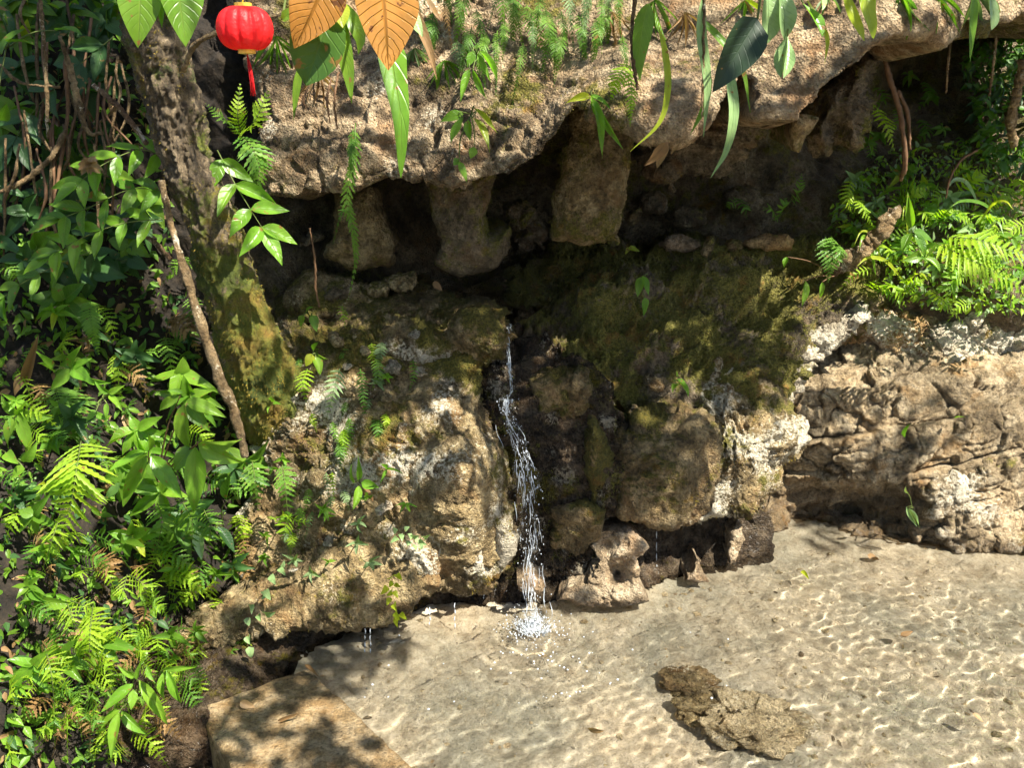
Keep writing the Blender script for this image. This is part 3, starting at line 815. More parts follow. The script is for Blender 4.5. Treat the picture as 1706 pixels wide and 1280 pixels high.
# boulders to the right of the cascade
tag(rock("grey_boulder", [(1022, 800), (1032, 750), (1062, 700), (1120, 668), (1168, 688), (1192, 740), (1202, 800), (1188, 850), (1150, 872), (1080, 878), (1034, 856)],
    [(1040, 720, 2.74), (1120, 680, 2.78), (1100, 780, 2.64), (1190, 780, 2.72), (1060, 860, 2.62), (1170, 860, 2.70)], M['tufa'], step=2.5, bulge=0.05, edge=45, skirt=0.3, disp=flow_disp, seed=45, amp=0.7,
    moss=lambda c: 0.22 + 0.4 * c['up'] + 0.5 * pnoise(c['p'], 6, 3), wet=lambda c: 0.42 + 0.3 * sstep(1100, 1030, c['px']), crust=lambda c: 0.05 + 0.4 * pnoise(c['p'], 9, 5)),
    "rounded grey-brown boulder right of the falling water", "boulder")
tag(rock("crusty_boulder", [(1130, 650), (1200, 600), (1282, 640), (1332, 700), (1356, 736), (1336, 766), (1312, 782), (1290, 830), (1262, 862), (1222, 852), (1172, 884), (1120, 868), (1172, 846), (1192, 770), (1170, 690)],
    [(1180, 640, 2.96), (1270, 645, 2.92), (1340, 735, 2.84), (1260, 740, 2.76), (1210, 760, 2.76), (1260, 840, 2.80), (1150, 870, 2.72)], M['tufa'], step=2.5, bulge=0.08, edge=50, skirt=0.35, disp=flow_disp, seed=48, amp=0.9,
    moss=lambda c: 0.3 + 0.55 * pnoise(c['p'], 7, 3), crust=lambda c: 0.42 + 0.5 * pnoise(c['p'], 8, 5)),
    "lime-crusted mossy boulder with a pointed nose over the pool", "boulder")
# bedded rock on the right
tag(rock("bedded_rock", [(1295, 640), (1345, 590), (1400, 545), (1500, 525), (1600, 520), (1720, 515), (1950, 500), (1990, 960), (1720, 940), (1640, 905), (1560, 922), (1480, 925), (1420, 912), (1300, 900), (1240, 870), (1290, 800), (1330, 740)],
    [(1320, 680, 3.32), (1400, 560, 3.55), (1600, 540, 3.5), (1720, 530, 3.5), (1450, 640, 3.28), (1600, 640, 3.26), (1500, 740, 3.18), (1700, 700, 3.16), (1330, 800, 3.30), (1300, 880, 3.20), (1500, 918, 3.06), (1440, 780, 3.16), (1420, 850, 3.36), (1340, 850, 3.38), (1500, 865, 3.24), (1420, 790, 3.16), (1520, 810, 3.1), (1700, 880, 3.08), (1950, 600, 3.4), (1950, 900, 2.95), (1420, 908, 3.14)],
    M['slab'], step=2.0, bulge=0.05, edge=35, skirt=0.4, disp=strata_disp, seed=52, amp=1.0,
    moss=lambda c: 0.02 + 0.4 * pnoise(c['p'], 5, 3), wet=lambda c: 0.75 * sstep(780, 850, c['py']) * sstep(1580, 1500, c['px']), crust=lambda c: 0.05 + 0.25 * pnoise(c['p'], 6, 5)),
    "tan cracked bedded rock leaning over the sunny end of the pool", "rock")
for k, (poly, Yc, dY, lab, mt) in enumerate([
    ([(1545, 812), (1575, 790), (1610, 800), (1650, 770), (1700, 765), (1760, 735), (1900, 740), (1900, 960), (1760, 950), (1690, 928), (1640, 915), (1600, 918), (1565, 895), (1580, 860), (1550, 845)], 2.99, 0.12, "bright lime-crusted rock at the pool's sunny shore", M['slab']),
    ([(1290, 580), (1340, 560), (1400, 520), (1445, 505), (1450, 535), (1400, 575), (1350, 625), (1315, 690), (1290, 660)], 3.12, 0.14, "crusty pale ridge along the edge of the mossy slope", M['lime']),
    ([(1540, 545), (1620, 515), (1720, 500), (1900, 495), (1900, 600), (1720, 625), (1640, 640), (1560, 600)], 3.36, 0.12, "white weathered ledge beneath the sunlit ferns", M['lime']),
    ([(1395, 520), (1470, 510), (1540, 525), (1550, 590), (1500, 600), (1450, 565), (1405, 575)], 3.38, 0.1, "rust-stained ledge under the sunlit plants", M['ochre'])]):
    ys = [q[1] for q in poly]; xs = [q[0] for q in poly]
    tag(rock("weathered_ledge", poly, [(min(xs), min(ys), Yc + dY), (max(xs), min(ys), Yc + dY), (min(xs), max(ys), Yc), (max(xs), max(ys), Yc - 0.02)], mt, step=2.6, bulge=0.05, edge=28, skirt=0.3, disp=(strata_disp if k == 0 else craggy_disp), seed=60 + k, amp=(0.9 if k == 0 else 0.6), moss=moss_up(0.14, 0.1, sc_=7), crust=lambda c: 0.36 + 0.4 * pnoise(c['p'], 8, 5)), lab, "rock")
# pink stalagmite lumps in the water margin
for k, (poly, lab) in enumerate([
    ([(930, 992), (975, 968), (998, 935), (982, 908), (1003, 888), (1050, 886), (1084, 914), (1064, 932), (1062, 962), (1080, 1002), (1000, 1010), (925, 1006)], "pinkish travertine crust with a hole at the pool margin"),
    ([(1212, 925), (1218, 890), (1232, 875), (1240, 900), (1230, 940), (1215, 945)], "slim pinkish stalagmite rising at the pool margin"),
    ([(1155, 945), (1160, 925), (1168, 930), (1166, 960), (1180, 968), (1140, 968)], "tiny pale stalagmite standing in the shallows"),
    ([(862, 975), (880, 966), (908, 968), (905, 985), (890, 992), (868, 988)], "small rusty stone under the falling water")]):
    yb = max(q[1] for q in poly); xs = sum(q[0] for q in poly) / len(poly)
    Yc = contact(yb, 0.0) - 0.04 if k < 3 else 2.56
    tag(rock("travertine_lump", poly, [(xs, yb, Yc), (xs, yb - 100, Yc + 0.07), (xs + 60, yb, Yc), (xs - 60, yb, Yc)] + ([(1030, 955, Yc + 0.14), (1005, 950, Yc + 0.01), (1052, 950, Yc + 0.01), (1030, 925, Yc + 0.02), (1028, 985, Yc)] if k == 0 else []), M['pink'], step=1.8, bulge=0.02, edge=14, skirt=0.2, disp=tufa_disp, jag=4, seed=70 + k, amp=0.5, moss=C(0.05), crust=C(0.2)), lab, "rock")

# ------------------------------------------------------------------ ground, pool bed, water
def ground_mat():
    return M['soil']
gm = mesh_from("ground", [(-60, -60, -0.75), (60, -60, -0.75), (60, 60, -0.75), (-60, 60, -0.75)], [(0, 1, 2, 3)], False, M['soil'])
tag(new_obj("ground", gm), kind="structure")

def bed_mat():
    m, nt, b, out = mat_new("pool_bed_travertine")
    geo = N(nt, "NewGeometry"); pos = geo.outputs["Position"]
    n1 = noise_n(nt, pos, 2.6, 5, 0.6); n2 = noise_n(nt, pos, 16, 6, 0.65); n3 = noise_n(nt, pos, 90, 5, 0.7)
    c = ramp(nt, n2, [(0.28, (0.30, 0.245, 0.17)), (0.5, (0.475, 0.415, 0.315)), (0.72, (0.60, 0.535, 0.43))])
    c = mixc(nt, 1.0, c, ramp(nt, n1, [(0.35, (0.66, 0.68, 0.66)), (0.65, (1.14, 1.06, 0.97))]), 'MULTIPLY')
    c = mixc(nt, 0.8, c, ramp(nt, n3, [(0.3, (0.6, 0.57, 0.5)), (0.5, (1, 1, 1)), (0.75, (1.2, 1.2, 1.2))]), 'MULTIPLY')
    nt.links.new(c, b.inputs["Base Color"]); b.inputs["Roughness"].default_value = 0.9
    bp = N(nt, "Bump"); bp.inputs["Distance"].default_value = 0.012
    nt.links.new(math_n(nt, 'ADD', n2, n3), bp.inputs["Height"]); nt.links.new(bp.outputs[0], b.inputs["Normal"])
    return m
M['bed'] = bed_mat()

def bed_z(x, y):
    p = np.stack([x, y, 0 * x], -1)
    # far shore line of the pool (x -> y)
    ys = np.interp(x, [-2.0, -0.7, -0.3, 0.1, 0.35, 0.7, 1.1, 1.4, 1.9, 2.6], [1.7, 2.2, 2.45, 2.64, 2.74, 2.95, 3.12, 3.05, 3.0, 3.0])
    dist = ys - y
    z = -0.095 + 0.08 * np.exp(-np.maximum(dist, 0) / 0.16) + 0.04 * np.exp(-((x - 0.45) / 0.3) ** 2 - ((y - 2.7) / 0.18) ** 2)
    z -= 0.05 * sstep(0.9, 0.2, x) * sstep(0.1, 0.5, dist)
    z += 0.018 * fbm(p, 4.0, 3) + 0.010 * -billow(p, 14.0, 3) + 0.004 * fbm(p, 60, 2)
    return z
gx = np.arange(-0.66, 3.0, 0.012); gy = np.arange(0.2, 3.5, 0.012)
X, Y = np.meshgrid(gx, gy)
Z = bed_z(X.ravel(), Y.ravel())
idx = np.arange(X.size).reshape(X.shape)
BF = np.stack([idx[:-1, :-1], idx[:-1, 1:], idx[1:, 1:], idx[1:, :-1]], -1).reshape(-1, 4)
bed = new_obj("pool_bed", mesh_from("pool_bed", np.stack([X.ravel(), Y.ravel(), Z], -1), BF, True, M['bed']))
bed.cycles.is_caustics_receiver = True
tag(bed, kind="structure")

def water_mat():
    m, nt, b, out = mat_new("clear_water")
    b.inputs["Base Color"].default_value = (0.97, 0.985, 0.97, 1)
    b.inputs["Roughness"].default_value = 0.0
    b.inputs["IOR"].default_value = 1.333
    b.inputs["Transmission Weight"].default_value = 1.0
    return m
M['water'] = water_mat()
SPL = P(888, 1050, contact(1050))
DRIPS = [(SPL.x, SPL.y, 1.0), (*P(612, 1095, contact(1095)).xy, 0.45), (*P(760, 1040, contact(1040)).xy, 0.4), (*P(600, 1155, contact(1155)).xy, 0.3), (*P(1090, 985, contact(985)).xy, 0.25)]
def water_z(x, y):
    z = np.zeros_like(x)
    r = np.random.default_rng(5)
    for k in range(110):
        a = r.uniform(0, 2 * math.pi); f = 40 * (230 / 40) ** r.uniform(0, 1)
        if r.random() < 0.35: a = r.normal(-0.9, 0.35)
        z += np.sin(f * (x * math.cos(a) + y * math.sin(a)) + r.uniform(0, 6.28)) / f
    mod = 0.30 + 0.30 * sstep(-0.2, 0.5, pnoise(np.stack([x, y, 0 * x], -1), 2.2, 3)) + 0.5 * sstep(0.5, 1.3, x)
    z *= 0.0145 * mod
    for (cx, cy, s) in DRIPS:
        d = np.hypot(x - cx, y - cy)
        wob = 1.2 * pnoise(np.stack([x, y, 0 * x], -1), 9.0, 5)
        z += s * 0.0020 * np.sin(d * 82 + wob) * np.exp(-d / 0.18) * sstep(0.0, 0.03, d)
        z += s * 0.0020 * np.sin(d * 140 + 1 + 2 * wob) * np.exp(-d / 0.09)
    return z
wx_ = np.arange(-0.68, 2.75, 0.006); wy_ = np.arange(1.4, 3.35, 0.006)
X, Y = np.meshgrid(wx_, wy_)
idx = np.arange(X.size).reshape(X.shape)
WF = np.stack([idx[:-1, :-1], idx[:-1, 1:], idx[1:, 1:], idx[1:, :-1]], -1).reshape(-1, 4)
wat = new_obj("pool_water", mesh_from("pool_water", np.stack([X.ravel(), Y.ravel(), water_z(X.ravel(), Y.ravel())], -1), WF, True, M['water']))
wat.cycles.is_caustics_caster = True
tag(wat, kind="structure")
# ------------------------------------------------------------------ concrete slab, pool stone, shelf water
def bevel_box_poly(top_pts, z_top, z_bot, inset=0.008, n=26):
    """slab with an irregular worn edge: top outline (x, y) list"""
    pts = []
    m = len(top_pts)
    for i in range(m):
        a = np.array(top_pts[i]); b = np.array(top_pts[(i + 1) % m])
        for k in range(n):
            pts.append(a + (b - a) * k / n)
    pts = np.array(pts)
    p3 = np.column_stack([pts, np.zeros(len(pts))])
    pts = pts + 0.006 * np.column_stack([fbm(p3, 14, 3), fbm(p3, 14, 3, off=50)])
    c = pts.mean(0)
    V, F_ = [], []
    rings = [(1.0, z_bot), (1.0, z_top - inset), (0.992, z_top - 0.002), (0.975, z_top)] + [(s, z_top) for s in (0.9, 0.8, 0.65, 0.5, 0.35, 0.2)]
    for s, z in rings:
        for q in pts: 
            w = c + (q - c) * s
            V.append((w[0], w[1], z))
    L_ = len(pts)
    for r in range(len(rings) - 1):
        for k in range(L_):
            F_.append((r * L_ + k, r * L_ + (k + 1) % L_, (r + 1) * L_ + (k + 1) % L_, (r + 1) * L_ + k))
    V.append((c[0], c[1], z_top)); last = (len(rings) - 1) * L_
    for k in range(L_): F_.append((last + k, last + (k + 1) % L_, len(V) - 1))
    V = np.array(V)
    V[:, 2] += 0.004 * fbm(V, 9, 3) * (V[:, 2] > z_bot + 0.01)
    return V, F_
M['concrete'] = rock_material("worn_concrete", (0.16, 0.105, 0.05), (0.33, 0.235, 0.125), (0.47, 0.37, 0.24), pit=0.3, rust_amt=0.5, rust=(0.30, 0.16, 0.05))
ZS = 0.022
sl = [P(px, py, contact(py, ZS)).xy for px, py in [(326, 1182), (512, 1112), (690, 1282), (800, 1420), (520, 1500)]]
V, F_ = bevel_box_poly([(v.x, v.y) for v in sl], ZS, -0.5)
me = mesh_from("concrete_slab", V, F_, True, M['concrete'])
for k in ("moss", "wet", "crust"): set_attr(me, k, np.zeros(len(V)))
so = tag(new_obj("concrete_slab", me), "worn flat concrete slab at the pool corner dappled with leaf shade", "slab")
so.cycles.is_caustics_receiver = True

M['bedstone'] = rock_material('travertine_pool_stone', (0.24, 0.18, 0.10), (0.50, 0.41, 0.27), (0.66, 0.56, 0.40), rust=(0.46, 0.28, 0.12), rust_amt=0.5)
# bumpy stone lying in the pool, its top just breaking the surface
def blob(name, cx, cy, rx, ry, rz, z, mat, seed, n=70, amp=0.03):
    th = np.linspace(0.02, math.pi * 0.98, n); ph = np.linspace(0, 2 * math.pi, 2 * n, endpoint=False)
    T, H = np.meshgrid(th, ph, indexing='ij')
    D = np.stack([np.sin(T) * np.cos(H), np.sin(T) * np.sin(H), np.cos(T)], -1).reshape(-1, 3)
    r = 1 + 0.35 * fbm(D, 1.6, 2, off=seed)
    V = D * r[:, None] * np.array([rx, ry, rz]) + np.array([cx, cy, z])
    V += D * (amp * (-billow(V, 14, 3, off=seed)) + 0.4 * amp * craggy_disp(V, None, 14.0, seed))[:, None]
    idx = np.arange(n * 2 * n).reshape(n, 2 * n)
    F_ = np.stack([idx[:-1], np.roll(idx[:-1], -1, 1), np.roll(idx[1:], -1, 1), idx[1:]], -1).reshape(-1, 4)[:, ::-1]
    me = mesh_from(name, V, np.ascontiguousarray(F_), True, mat)
    set_attr(me, "moss", 0.0 + 0 * V[:, 0]); set_attr(me, "wet", 0.0 + 0 * V[:, 0]); set_attr(me, "crust", 0.25 + 0.4 * pnoise(V, 8, 3))
    o = new_obj(name, me)
    o.cycles.is_caustics_receiver = True
    return o
q = P(1255, 1195, contact(1195, -0.03))
tag(blob("pool_stone", q.x, q.y, 0.15, 0.12, 0.060, -0.086, M['bedstone'], 3.0, amp=0.025), "knobbly ochre stone half sunk in the clear pool", "stone")
q = P(1150, 1140, contact(1140, -0.06))
tag(blob("pool_stone", q.x, q.y, 0.09, 0.06, 0.04, -0.098, M['tufa'], 5.0, amp=0.015), "small added brown stone standing in for shadow behind the knobbly one", "stone")  # added where the knobbly stone only leaves deep shadow
q = P(1180, 1200, contact(1200, -0.1))
tag(blob("pool_stone", q.x, q.y, 0.11, 0.07, 0.035, -0.092, M['tufa'], 8.0, amp=0.015), "brown sunken stone against the knobbly one in the pool", "stone")  # second added stone, takes the place of cast shadow
q = P(640, 1140, contact(1140, -0.1))
tag(blob("pool_stone", q.x, q.y, 0.13, 0.08, 0.035, -0.10, M['tufa'], 9.0, amp=0.015), "pale sunken stone in the shaded corner of the pool", "stone")
q = P(1430, 925, contact(925, 0.0))

# gravel on the pool bed
r = np.random.default_rng(77)
def pebbles(n, seed):
    r = np.random.default_rng(seed)
    x = r.uniform(-0.6, 2.2, n); y = r.uniform(1.5, 3.05, n)
    k = pnoise(np.stack([x, y, 0 * x], -1), 3.0, 4) + 0.3 * (x > 0.6) > r.uniform(-0.5, 0.6, n)
    x, y = x[k], y[k]; z = bed_z(x, y)
    t = (1 + 5 ** 0.5) / 2
    IVp = np.array([(-1, t, 0), (1, t, 0), (-1, -t, 0), (1, -t, 0), (0, -1, t), (0, 1, t), (0, -1, -t), (0, 1, -t), (t, 0, -1), (t, 0, 1), (-t, 0, -1), (-t, 0, 1)]) / math.hypot(1, t)
    IFp = np.array([(0, 11, 5), (0, 5, 1), (0, 1, 7), (0, 7, 10), (0, 10, 11), (1, 5, 9), (5, 11, 4), (11, 10, 2), (10, 7, 6), (7, 1, 8), (3, 9, 4), (3, 4, 2), (3, 2, 6), (3, 6, 8), (3, 8, 9), (4, 9, 5), (2, 4, 11), (6, 2, 10), (8, 6, 7), (9, 8, 1)])
    m = len(x)
    sz = 0.003 + 0.012 * r.random(m) ** 3
    V = IVp[None] * (1 + r.uniform(-0.25, 0.25, (m, 12, 1))) * sz[:, None, None] * r.uniform(0.6, 1.3, (m, 1, 3)) * np.array([1, 1, 0.6]) + np.stack([x, y, z], -1)[:, None]
    return V.reshape(-1, 3), (IFp[None] + (np.arange(m) * 12)[:, None, None]).reshape(-1, 3)
for nm, mt, n, sd_ in (("gravel", M['bedstone'], 1500, 5), ("gravel", M['cave'], 160, 6)):
    V, F_ = pebbles(n, sd_)
    me = mesh_from(nm, V, F_, False, mt)
    for k in ("moss", "wet", "crust"): set_attr(me, k, np.zeros(len(V)))
    o = tag(new_obj(nm, me), "pale gravel strewn over the pool bed" if sd_ == 5 else "dark grit strewn over the pool bed", "gravel", kind="stuff")
    o.cycles.is_caustics_receiver = True

# thin sheet of water on the shelf above the fall
zs = P(846, 538, 2.86).z + 0.004
ring = [(700, 505), (760, 488), (800, 470), (870, 452), (960, 448), (990, 470), (920, 500), (880, 530), (852, 540), (835, 532), (800, 524), (740, 520)]
Yr = [(CAM_H - zs) / math.tan(PITCH + math.atan((py - 640) / FPX)) for px, py in ring]
rv = [P(px, py, y) for (px, py), y in zip(ring, Yr)]
cv = sum(rv, Vector()) / len(rv)
V, F_ = [cv], []
for s in (0.5, 1.0):
    for v in rv: V.append(cv + (v - cv) * s)
n = len(rv)
for k in range(n):
    F_.append((0, 1 + k, 1 + (k + 1) % n)); F_.append((1 + k, 1 + n + k, 1 + n + (k + 1) % n, 1 + (k + 1) % n))
tag(new_obj("shelf_water", mesh_from("shelf_water", [tuple(v) for v in V], F_, True, M['water'])), kind="structure")

# ------------------------------------------------------------------ waterfall
def white_water():
    m, nt, b, out = mat_new("white_water")
    b.inputs["Base Color"].default_value = (0.62, 0.66, 0.70, 1)
    b.inputs["Roughness"].default_value = 0.12
    b.inputs["IOR"].default_value = 1.33
    b.inputs["Transmission Weight"].default_value = 0.35
    return m
M['white_water'] = white_water()
FALL = [(846, 540, 2.86), (847, 570, 2.80), (850, 620, 2.74), (852, 655, 2.70), (843, 672, 2.655), (850, 705, 2.63), (866, 745, 2.61), (876, 790, 2.59), (880, 840, 2.57), (882, 900, 2.56), (882, 945, 2.55), (886, 1000, 2.53), (890, 1046, 2.50)]
fp = smooth_path(FALL, 90)
fall = thing("waterfall", P(888, 1050, 2.5), "thin white waterfall trickling from the mossy shelf into the pool", "waterfall")
def strands(n, spread, t0, t1, r0, r1, seed):
    r = np.random.default_rng(seed)
    Vs, Fs = [], []
    for k in range(n):
        a = r.uniform(t0, t1); ln = r.uniform(0.02, 0.10) * (t1 - t0) + 0.012
        i0 = int(a * 89); i1 = min(89, int((a + ln) * 89) + 2)
        if i1 - i0 < 2: continue
        off = np.array([r.normal(0, spread), r.normal(0, spread * 0.3), 0]) 
        wob = r.uniform(0, 9)
        pts, rad = [], []
        for i in range(i0, i1 + 1):
            q = PV(fp[i][0], fp[i][1], fp[i][2]) + off * (0.35 + 0.9 * i / 89) + np.array([0.003 * math.sin(i * 0.9 + wob), 0, 0])
            pts.append(q)
            s = (i - i0) / max(1, i1 - i0)
            rad.append(r.uniform(r0, r1) * (math.sin(math.pi * min(max(s, 0.04), 0.96)) ** 0.5))
        v, f = tube(pts, rad, 5, True)
        o = len(Vs); Vs += v; Fs += [tuple(i + o for i in q) for q in f]
    return Vs, Fs
v, f = strands(9, 0.0025, 0.0, 0.25, 0.0006, 0.0018, 1)
for args in [(20, 0.007, 0.27, 0.42, 0.0006, 0.0018, 2), (16, 0.015, 0.40, 0.82, 0.0005, 0.0016, 3), (18, 0.024, 0.42, 0.86, 0.0004, 0.0013, 4), (26, 0.018, 0.80, 1.0, 0.0006, 0.0016, 5)]:
    v2, f2 = strands(*args)
    o_ = len(v); v += v2; f += [tuple(i + o_ for i in q) for q in f2]
tag(new_obj("stream", mesh_from("stream", [tuple(q) for q in v], f, True, M['white_water']), fall), kind="stuff")
# thin film hugging the rock
def film_mat():
    m, nt, b, out = mat_new("falling_water_film")
    b.inputs["Base Color"].default_value = (0.95, 0.97, 1, 1); b.inputs["Roughness"].default_value = 0.03; b.inputs["IOR"].default_value = 1.33; b.inputs["Transmission Weight"].default_value = 1.0
    geo = N(nt, "NewGeometry"); mp = N(nt, "Mapping"); mp.inputs["Scale"].default_value = (1, 1, 0.10); nt.links.new(geo.outputs["Position"], mp.inputs[0])
    n1 = noise_n(nt, mp.outputs[0], 210, 4, 0.65); n2 = noise_n(nt, geo.outputs["Position"], 26, 3, 0.6)
    wh = N(nt, "BsdfDiffuse"); wh.inputs[0].default_value = (0.75, 0.79, 0.83, 1)
    fac = ramp(nt, math_n(nt, 'ADD', n1, math_n(nt, 'MULTIPLY_ADD', n2, 0.7, -0.35)), [(0.585, (0, 0, 0)), (0.72, (0.8, 0.8, 0.8))])
    tr = N(nt, "BsdfTransparent"); gl = N(nt, "MixShader"); gl.inputs[0].default_value = 0.3
    nt.links.new(tr.outputs[0], gl.inputs[1]); nt.links.new(b.outputs[0], gl.inputs[2])
    mx = N(nt, "MixShader"); nt.links.new(fac, mx.inputs[0]); nt.links.new(gl.outputs[0], mx.inputs[1]); nt.links.new(wh.outputs[0], mx.inputs[2]); nt.links.new(mx.outputs[0], out.inputs[0])
    bp = N(nt, "Bump"); bp.inputs["Distance"].default_value = 0.004; nt.links.new(n1, bp.inputs["Height"]); nt.links.new(bp.outputs[0], b.inputs["Normal"])
    return m
M['film'] = film_mat()
V, F_ = [], []
for i in range(90):
    t_ = i / 89
    w = np.interp(t_, [0, 0.12, 0.25, 0.3, 0.36, 0.45, 0.6, 0.75, 0.85, 1.0], [0.010, 0.006, 0.006, 0.020, 0.024, 0.026, 0.036, 0.030, 0.018, 0.014])
    c = PV(*fp[i])
    for k in range(9):
        s_ = (k / 8 - 0.5) * 2
        wob = 0.006 * math.sin(i * 0.35 + k) + 0.004 * math.sin(i * 0.83 + 2.3 * k)
        V.append((c[0] + s_ * w * (1 + 0.25 * math.sin(i * 0.5)) + wob * 0.5, c[1] + 0.012 * s_ * s_ + wob * 0.6, c[2]))
for i in range(89):
    for k in range(8): F_.append((i * 9 + k, i * 9 + k + 1, (i + 1) * 9 + k + 1, (i + 1) * 9 + k))
new_obj("water_film", mesh_from("water_film", V, F_, True, M['film']), fall)
# droplets and splash
ICO_V = None
def ico(r):
    t = (1 + 5 ** 0.5) / 2
    V = np.array([(-1, t, 0), (1, t, 0), (-1, -t, 0), (1, -t, 0), (0, -1, t), (0, 1, t), (0, -1, -t), (0, 1, -t), (t, 0, -1), (t, 0, 1), (-t, 0, -1), (-t, 0, 1)]) / math.hypot(1, t)
    Fq = [(0, 11, 5), (0, 5, 1), (0, 1, 7), (0, 7, 10), (0, 10, 11), (1, 5, 9), (5, 11, 4), (11, 10, 2), (10, 7, 6), (7, 1, 8), (3, 9, 4), (3, 4, 2), (3, 2, 6), (3, 6, 8), (3, 8, 9), (4, 9, 5), (2, 4, 11), (6, 2, 10), (8, 6, 7), (9, 8, 1)]
    return V * r, np.array(Fq)
IV, IF = ico(1.0)
def drops(pts, radii, stretch):
    n = len(pts)
    V = IV[None] * np.asarray(radii)[:, None, None] * np.stack([np.ones(n), np.ones(n), stretch], -1)[:, None, :] + np.asarray(pts)[:, None, :]
    F_ = IF[None] + (np.arange(n) * 12)[:, None, None]
    return V.reshape(-1, 3), F_.reshape(-1, 3)
r = np.random.default_rng(9)
pts, rad, st = [], [], []
for k in range(260):      # clinging along the fall
    i = int(r.uniform(0.28, 1.0) * 89)
    q = PV(*fp[i]) + np.array([r.normal(0, 0.022 * (0.4 + i / 89)), r.normal(-0.012, 0.012), 0])
    pts.append(q); rad.append(r.uniform(0.0005, 0.0018)); st.append(r.uniform(1, 3.2))
V, F_ = drops(pts, rad, np.array(st))
tag(new_obj("droplets", mesh_from("droplets", V, F_, True, M['white_water']), fall), kind="stuff")
pts, rad, st = [], [], []
for k in range(520):
    a = r.uniform(0, 2 * math.pi); d = abs(r.normal(0, 0.045))
    h = max(0.0, r.normal(0.0, 0.04)) * math.exp(-d * 8)
    pts.append((SPL.x + d * math.cos(a) * 1.2, SPL.y + d * math.sin(a) * 1.2, 0.003 + h)); rad.append(r.uniform(0.0006, 0.0030) * (1 if h < 0.03 else 0.6)); st.append(r.uniform(0.7, 2.0))
for k in range(70):      # crown jets
    a = r.uniform(0, 2 * math.pi); hh = r.uniform(0.01, 0.065); oo = r.uniform(0.005, 0.05)
    for j in range(9):
        d = oo + 0.004 * j; h = hh * j / 9
        pts.append((SPL.x + d * math.cos(a), SPL.y + d * math.sin(a), h)); rad.append((0.0022 - 0.0002 * j) * r.uniform(0.5, 1.2)); st.append(r.uniform(1.2, 3))
V, F_ = drops(pts, rad, np.array(st))
tag(new_obj("splash", mesh_from("splash", V, F_, True, M['white_water']), fall), kind="stuff")
# bubbles floating on the pool
pts, rad = [], []
for k in range(70):
    px, py = (r.normal(905, 45), r.normal(1095, 14)) if k < 34 else ((r.uniform(880, 1030), 0) if k < 46 else (r.uniform(560, 1250), r.uniform(1050, 1190)))
    if py == 0: py = 1170 - (px - 880) * 0.22 + r.normal(0, 3)
    q = P(px, py, contact(py)); pts.append((q.x, q.y, 0.002)); rad.append(r.uniform(0.0018, 0.0045))
V, F_ = drops(pts, rad, np.full(len(pts), 0.7))
tag(new_obj("bubbles", mesh_from("bubbles", V, F_, True, M['white_water'])), "tiny white bubbles drifting on the pool below the waterfall", "bubbles", kind="stuff")
# side drips from the ledges
for k, (px, y0, y1, lab) in enumerate([(612, 1048, 1092, "pair of thin drips falling from the low ledge into the shaded corner"), (716, 1012, 1045, "short drip falling beneath the yellow-green sprig"), (758, 1005, 1050, "broken drip falling just left of the splash"), (806, 985, 1005, "stubby drip at the foot of the sunlit rock"),
                                   (1094, 885, 960, "long thin drip falling behind the pink travertine lump"), (1166, 880, 930, "thin drip falling above the tiny stalagmite")]):
    Yb = contact(y1)
    vv, ff = [], []
    for dx in ((-4, 5) if k == 0 else (0,)):
        for s in range(4):
            a = y0 + (y1 - y0) * s / 4; b = a + (y1 - y0) / 4 * r.uniform(0.6, 0.95)
            v, f = tube([P(px + dx, a, Yb + 0.0), P(px + dx + r.normal(0, 0.6), (a + b) / 2, Yb), P(px + dx, b, Yb)], [0.0007, 0.0022, 0.0008], 6)
            o_ = len(vv); vv += v; ff += [tuple(i + o_ for i in q) for q in f]
    o = new_obj("water_drip", mesh_from("water_drip", [tuple(q) for q in vv], ff, True, M['white_water']))
    tag(o, lab, "water drip", kind="stuff")

